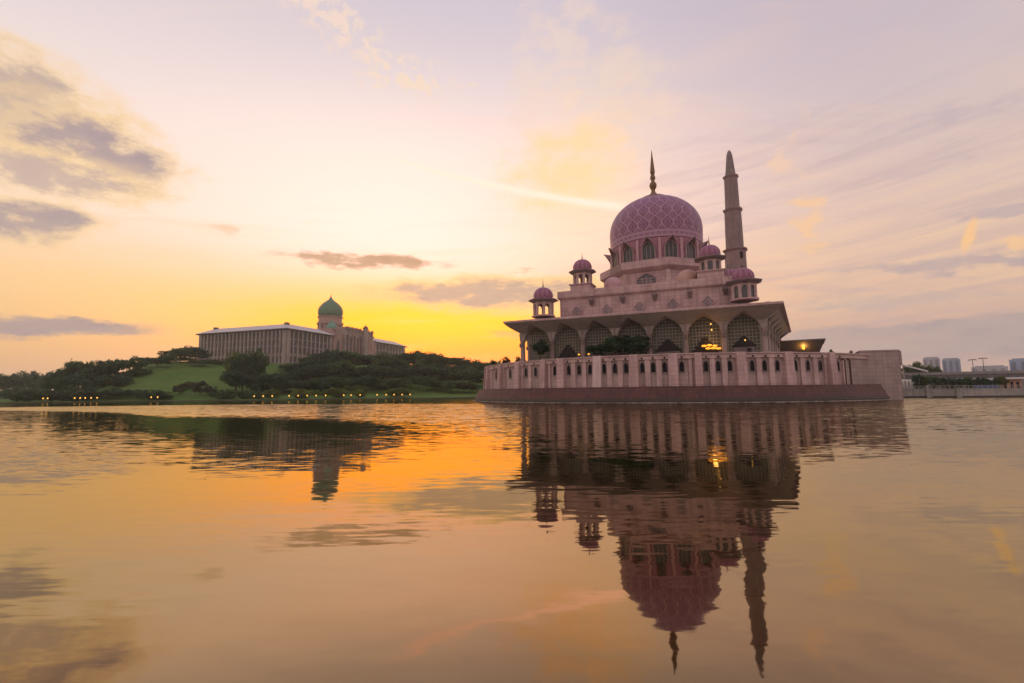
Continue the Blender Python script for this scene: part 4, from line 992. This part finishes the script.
# ------------------------------------------------------------------ right bank
def along(a0, a1, s, n=12): return [((lerp_tab(SHORE, a0 + (a1 - a0) * i / n) + s) * math.sin(R(a0 + (a1 - a0) * i / n)), (lerp_tab(SHORE, a0 + (a1 - a0) * i / n) + s) * math.cos(R(a0 + (a1 - a0) * i / n))) for i in range(n + 1)]
QW = stone('quay_concrete', (0.36, 0.33, 0.31), (0.27, 0.25, 0.235), joint=(4.0, 3.0, 0.6)); QD = plain('quay_shade_base', (0.07, 0.06, 0.055), 0.6)  # QD puts the strip of shade at the waterline into the base colour
quay = thing('quay_wall', 'pale concrete quay wall with base coloured dark as shade along the right bank', 'wall')
def ribbon(m, pts, inner, z0, z1):
    for k in range(len(pts) - 1):
        a, b2, c, d = pts[k], pts[k + 1], inner[k + 1], inner[k]
        m.quad((*a, z0), (*b2, z0), (*b2, z1), (*a, z1)); m.quad((*a, z1), (*b2, z1), (*c, z1), (*d, z1)); m.quad((*d, z0), (*c, z0), (*c, z1), (*d, z1))
    return m
ribbon(MB(), along(38.0, 56, -0.5), along(38.0, 56, 0.5), 0.35, 2.0).build('wall', QW, quay)
ribbon(MB(), along(38.0, 56, -0.35), along(38.0, 56, 0.5), -2, 0.347).build('shade_base', QD, quay)
ribbon(MB(), along(38.0, 56, -0.6), along(38.0, 56, 0.6), 2.003, 2.2).build('coping', QW, quay)
for px in (929.5, 959.5):
    a = math.degrees(azel(px, 395)[0]); (p,) = along(a, a, -0.9, 1)[:1]
    MB().box(-0.55, 0.55, -0.5, 0.8, 0, 2.4).turn(-R(a), *p).build('pier', QW, quay)
RAIL = plain('railing_metal', (0.30, 0.28, 0.27), 0.5)
rail = thing('promenade_railing', 'thin pale railing on top of the right-bank quay wall', 'railing')
rm = MB(); pts = along(38.2, 56, 0.3, 60)
for p, q_ in zip(pts, pts[1:]):
    rm.tube((*p, 3.0), (*q_, 3.0), 0.05, n=5); rm.tube((*p, 2.6), (*q_, 2.6), 0.03, n=5); rm.tube((*p, 2.15), (*p, 3.0), 0.05, n=5)
rm.build('rails', RAIL, rail)
for i, (px, yt, w_, k) in enumerate([(917.5, 375.5, 11, 'clip'), (925, 380, 8, 'bush'), (935.5, 377.5, 12, 'mid'), (947.5, 378.5, 10, 'clip'), (956, 379, 9, 'clip'), (966, 378, 12, 'mid'), (975.5, 379, 10, 'clip'), (985, 379.5, 9, 'mid'), (993, 379, 10, 'clip'), (1001, 380, 9, 'bush')]):
    tree_px({'clip': 'clip', 'bush': 'yel', 'mid': 'bush'}[k], px, yt - 3.0, 205, w_ * 1.15, f'round clipped tree, {ORD[i]} from the left on the right-bank promenade', 'clipped promenade trees')
via = thing('viaduct', 'long grey road viaduct crossing behind the promenade trees on the right bank', 'bridge')
def line_px(px0, px1, D0_, D1_, n=10):
    o = []
    for i in range(n + 1):
        px = px0 + (px1 - px0) * i / n; o.append(spot(px, D0_ + (D1_ - D0_) * i / n, 375))
    return o
z_a = CAM_H + 255 * tanel(960, 378); z_b = CAM_H + 255 * tanel(960, 373.5)
V0, V1 = line_px(880, 1120, 250, 265), line_px(880, 1120, 262, 277)
VIA = plain('viaduct_concrete', (0.17, 0.155, 0.15), 0.8); VIA2 = plain('viaduct_parapet', (0.26, 0.235, 0.225), 0.8)
ribbon(MB(), V0, V1, z_a, z_b).build('deck', VIA, via)
ribbon(MB(), line_px(880, 1120, 249.6, 264.6), line_px(880, 1120, 250.1, 265.1), z_b - 0.4, z_b + 0.7).build('parapet', VIA2, via)
for px in range(895, 1110, 26):
    p = spot(px, 257, 375); MB().box(-1, 1, -3, 3, 0.5, z_a).turn(-0.8, *p).build('pier', VIA2, via)
WHITE = plain('white_roof_sheet', (0.72, 0.70, 0.70), 0.5)
for (p0_, p1_, lb) in ((902, 931, 'left stretch of the long white walkway roof under the viaduct'), (941, 975, 'middle stretch of the long white walkway roof under the viaduct'), (991, 1060, 'right stretch of the long white walkway roof under the viaduct')):
    wr = thing('walkway_roof', lb, 'roof', group='white walkway roofs'); zz = CAM_H + 215 * tanel(960, 378.4)
    ribbon(MB(), line_px(p0_, p1_, 212, 213, 3), line_px(p0_, p1_, 217, 218, 3), zz - 0.55, zz).build('sheet', WHITE, wr)
    for px in (p0_ + 3, p1_ - 3):
        p = spot(px, 215, 380); MB().tube((*p, 1.0), (*p, zz - 0.5), 0.12).build('post', RAIL, wr)
# pale sloping canopy left of the trees
sx, sy = spot(914, 235, 370); sl = thing('sloping_roof', 'pale sloping roof rising left beside the viaduct trees', 'roof', (sx, sy, 0), -R(40))
za, zb = CAM_H + 235 * tanel(909, 363), CAM_H + 235 * tanel(921, 371)
MB().frustum([(-4.2, -2, za - 0.5), (4.0, -2, zb - 0.5), (4.0, 4, zb - 0.5), (-4.2, 4, za - 0.5)], [(-4.2, -2, za), (4.0, -2, zb), (4.0, 4, zb), (-4.2, 4, za)]).build('sheet', WHITE, sl)
for u in (-3, 3): MB().tube((u, 0, 1.2), (u, 0, za - (za - zb) * (u + 4.2) / 8.2 - 0.4), 0.2).build('post', RAIL, sl)
for i, (px, yt, w_) in enumerate([(907, 365, 12), (917, 363, 13), (928, 364, 10), (936, 366, 10)]):
    tree_px('yel' if i in (1, 2) else 'mid', px, yt, 330, w_, f'leafy tree, {ORD[i]} from the left behind the viaduct', 'trees behind the viaduct')
# distant blocks of flats
def tower(px0, px1, ytop, D, depth, label, storeys, c, skew=0.0):
    a0_, a1_ = azel(px0, ytop)[0], azel(px1, ytop)[0]
    p0_ = (D * math.sin(a0_), D * math.cos(a0_)); p1_ = (D * math.sin(a1_), D * math.cos(a1_)); w_ = math.hypot(p1_[0] - p0_[0], p1_[1] - p0_[1])
    t = thing('apartment_block', label, 'building', (p0_[0], p0_[1], 0), math.atan2(p1_[1] - p0_[1], p1_[0] - p0_[0]))
    H = CAM_H + D * tanel((px0 + px1) / 2, ytop); cm2 = plain('flats_wall', c, 0.7, 0.12, 0.05)
    MB().box(0, w_, 0, depth, 1, H - 1.5).build('wall', cm2, t); MB().box(w_ * 0.1, w_ * 0.9, 2, depth - 2, H - 1.497, H).build('roof', cm2, t)
    nv = max(3, int(w_ / 7)); cg = plain('flats_glass', tuple(q * 0.62 for q in c), 0.4)
    for i in range(nv):
        x0_ = w_ * (i + 0.18) / nv; x1_ = w_ * (i + 0.66) / nv; m = MB()
        m.box(x0_, x1_, -0.15, 0.3, 8, H - 4)
        for s in range(storeys): z0_ = 8 + (H - 12) * s / storeys; m.box(x0_, x1_, -0.6, -0.155, z0_, z0_ + 0.9)
        m.build('window_strip', cg, t)
tower(922.5, 939.5, 357, 900, 30, 'pinkish block of flats, leftmost on the right skyline', 14, (0.40, 0.38, 0.44))
tower(941.5, 960, 358, 880, 30, 'bluish block of flats just right of the pinkish one on the skyline', 14, (0.30, 0.35, 0.46))
tower(971, 1008, 365.5, 800, 40, 'low long pale building between the two tall blocks on the right skyline', 5, (0.40, 0.40, 0.44))
tower(1008.5, 1040, 358, 840, 34, 'bluish tall block of flats at the right edge of the photo', 13, (0.27, 0.34, 0.47))
for px, yt, lb in ((973.5, 360, 'shorter of two tall street lights above the viaduct on the right'), (984, 358.5, 'taller of two tall street lights above the viaduct on the right')):
    x_, y_ = spot(px, 300, 370); zt0 = CAM_H + 300 * tanel(px, yt)
    l = thing('street_light', lb, 'street light', (x_, y_, 0), -R(44), 'tall street lights')
    MB().tube((0, 0, 1), (0, 0, zt0), 0.15, 0.10).build('pole', POLE, l); MB().box(-1.2, 1.2, -0.2, 0.2, zt0, zt0 + 0.3).build('arm', POLE, l)
    for s in (-1, 1): MB().box(s * 1.2 - 0.4, s * 1.2 + 0.4, -0.3, 0.3, zt0 - 0.2, zt0 - 0.003).build('lamp_head', RAIL, l)
# kiosk and blue hoarding on the promenade
kx, ky = spot(1011, 205, 384)
ki = thing('kiosk', 'peach kiosk with open front under the viaduct at the right end of the promenade', 'kiosk', (kx, ky, 1.95), -R(45))
MB().box(-2.2, 2.2, 0, 3, 0, 2.6).build('wall', plain('peach_paint', (0.48, 0.27, 0.17), 0.7), ki); MB().box(-2.5, 2.5, -0.5, 3.3, 2.603, 2.85).build('roof', BROWNCAP, ki)
for u in (-1.2, 0.2, 1.4): MB().box(u - 0.3, u + 0.3, -0.06, 0.1, 0.1, 2.0).build('opening', DARKGLASS, ki)
for i, px in enumerate((979, 986, 993)):
    x_, y_ = spot(px, 192, 388); bl = thing('blue_panel', f'low blue barrier panel on the promenade, {ORD[i]} from the left', 'barrier', (x_, y_, 1.95), -R(44), 'blue promenade barriers')
    MB().box(-1.0, 1.0, -0.05, 0.05, 0.25, 1.15).build('board', plain('blue_paint', (0.08, 0.13, 0.25), 0.5), bl)
    for u in (-0.8, 0.8): MB().box(u - 0.05, u + 0.05, -0.25, 0.25, 0, 0.247).build('foot', POLE, bl)

# ------------------------------------------------------------------ the air
hm = bpy.data.materials.new('air'); hm.use_nodes = True; hn = hm.node_tree; hn.nodes.clear()
vo = hn.nodes.new('ShaderNodeVolumePrincipled'); vo.inputs['Color'].default_value = (0.88, 0.95, 0.98, 1)
vo.inputs['Density'].default_value = 0.00020; vo.inputs['Anisotropy'].default_value = 0.7
om = hn.nodes.new('ShaderNodeOutputMaterial'); hn.links.new(vo.outputs['Volume'], om.inputs['Volume'])
tag(MB().box(-3300, 3300, -3300, 3300, -4.2, 105).build('haze', hm), kind='stuff')
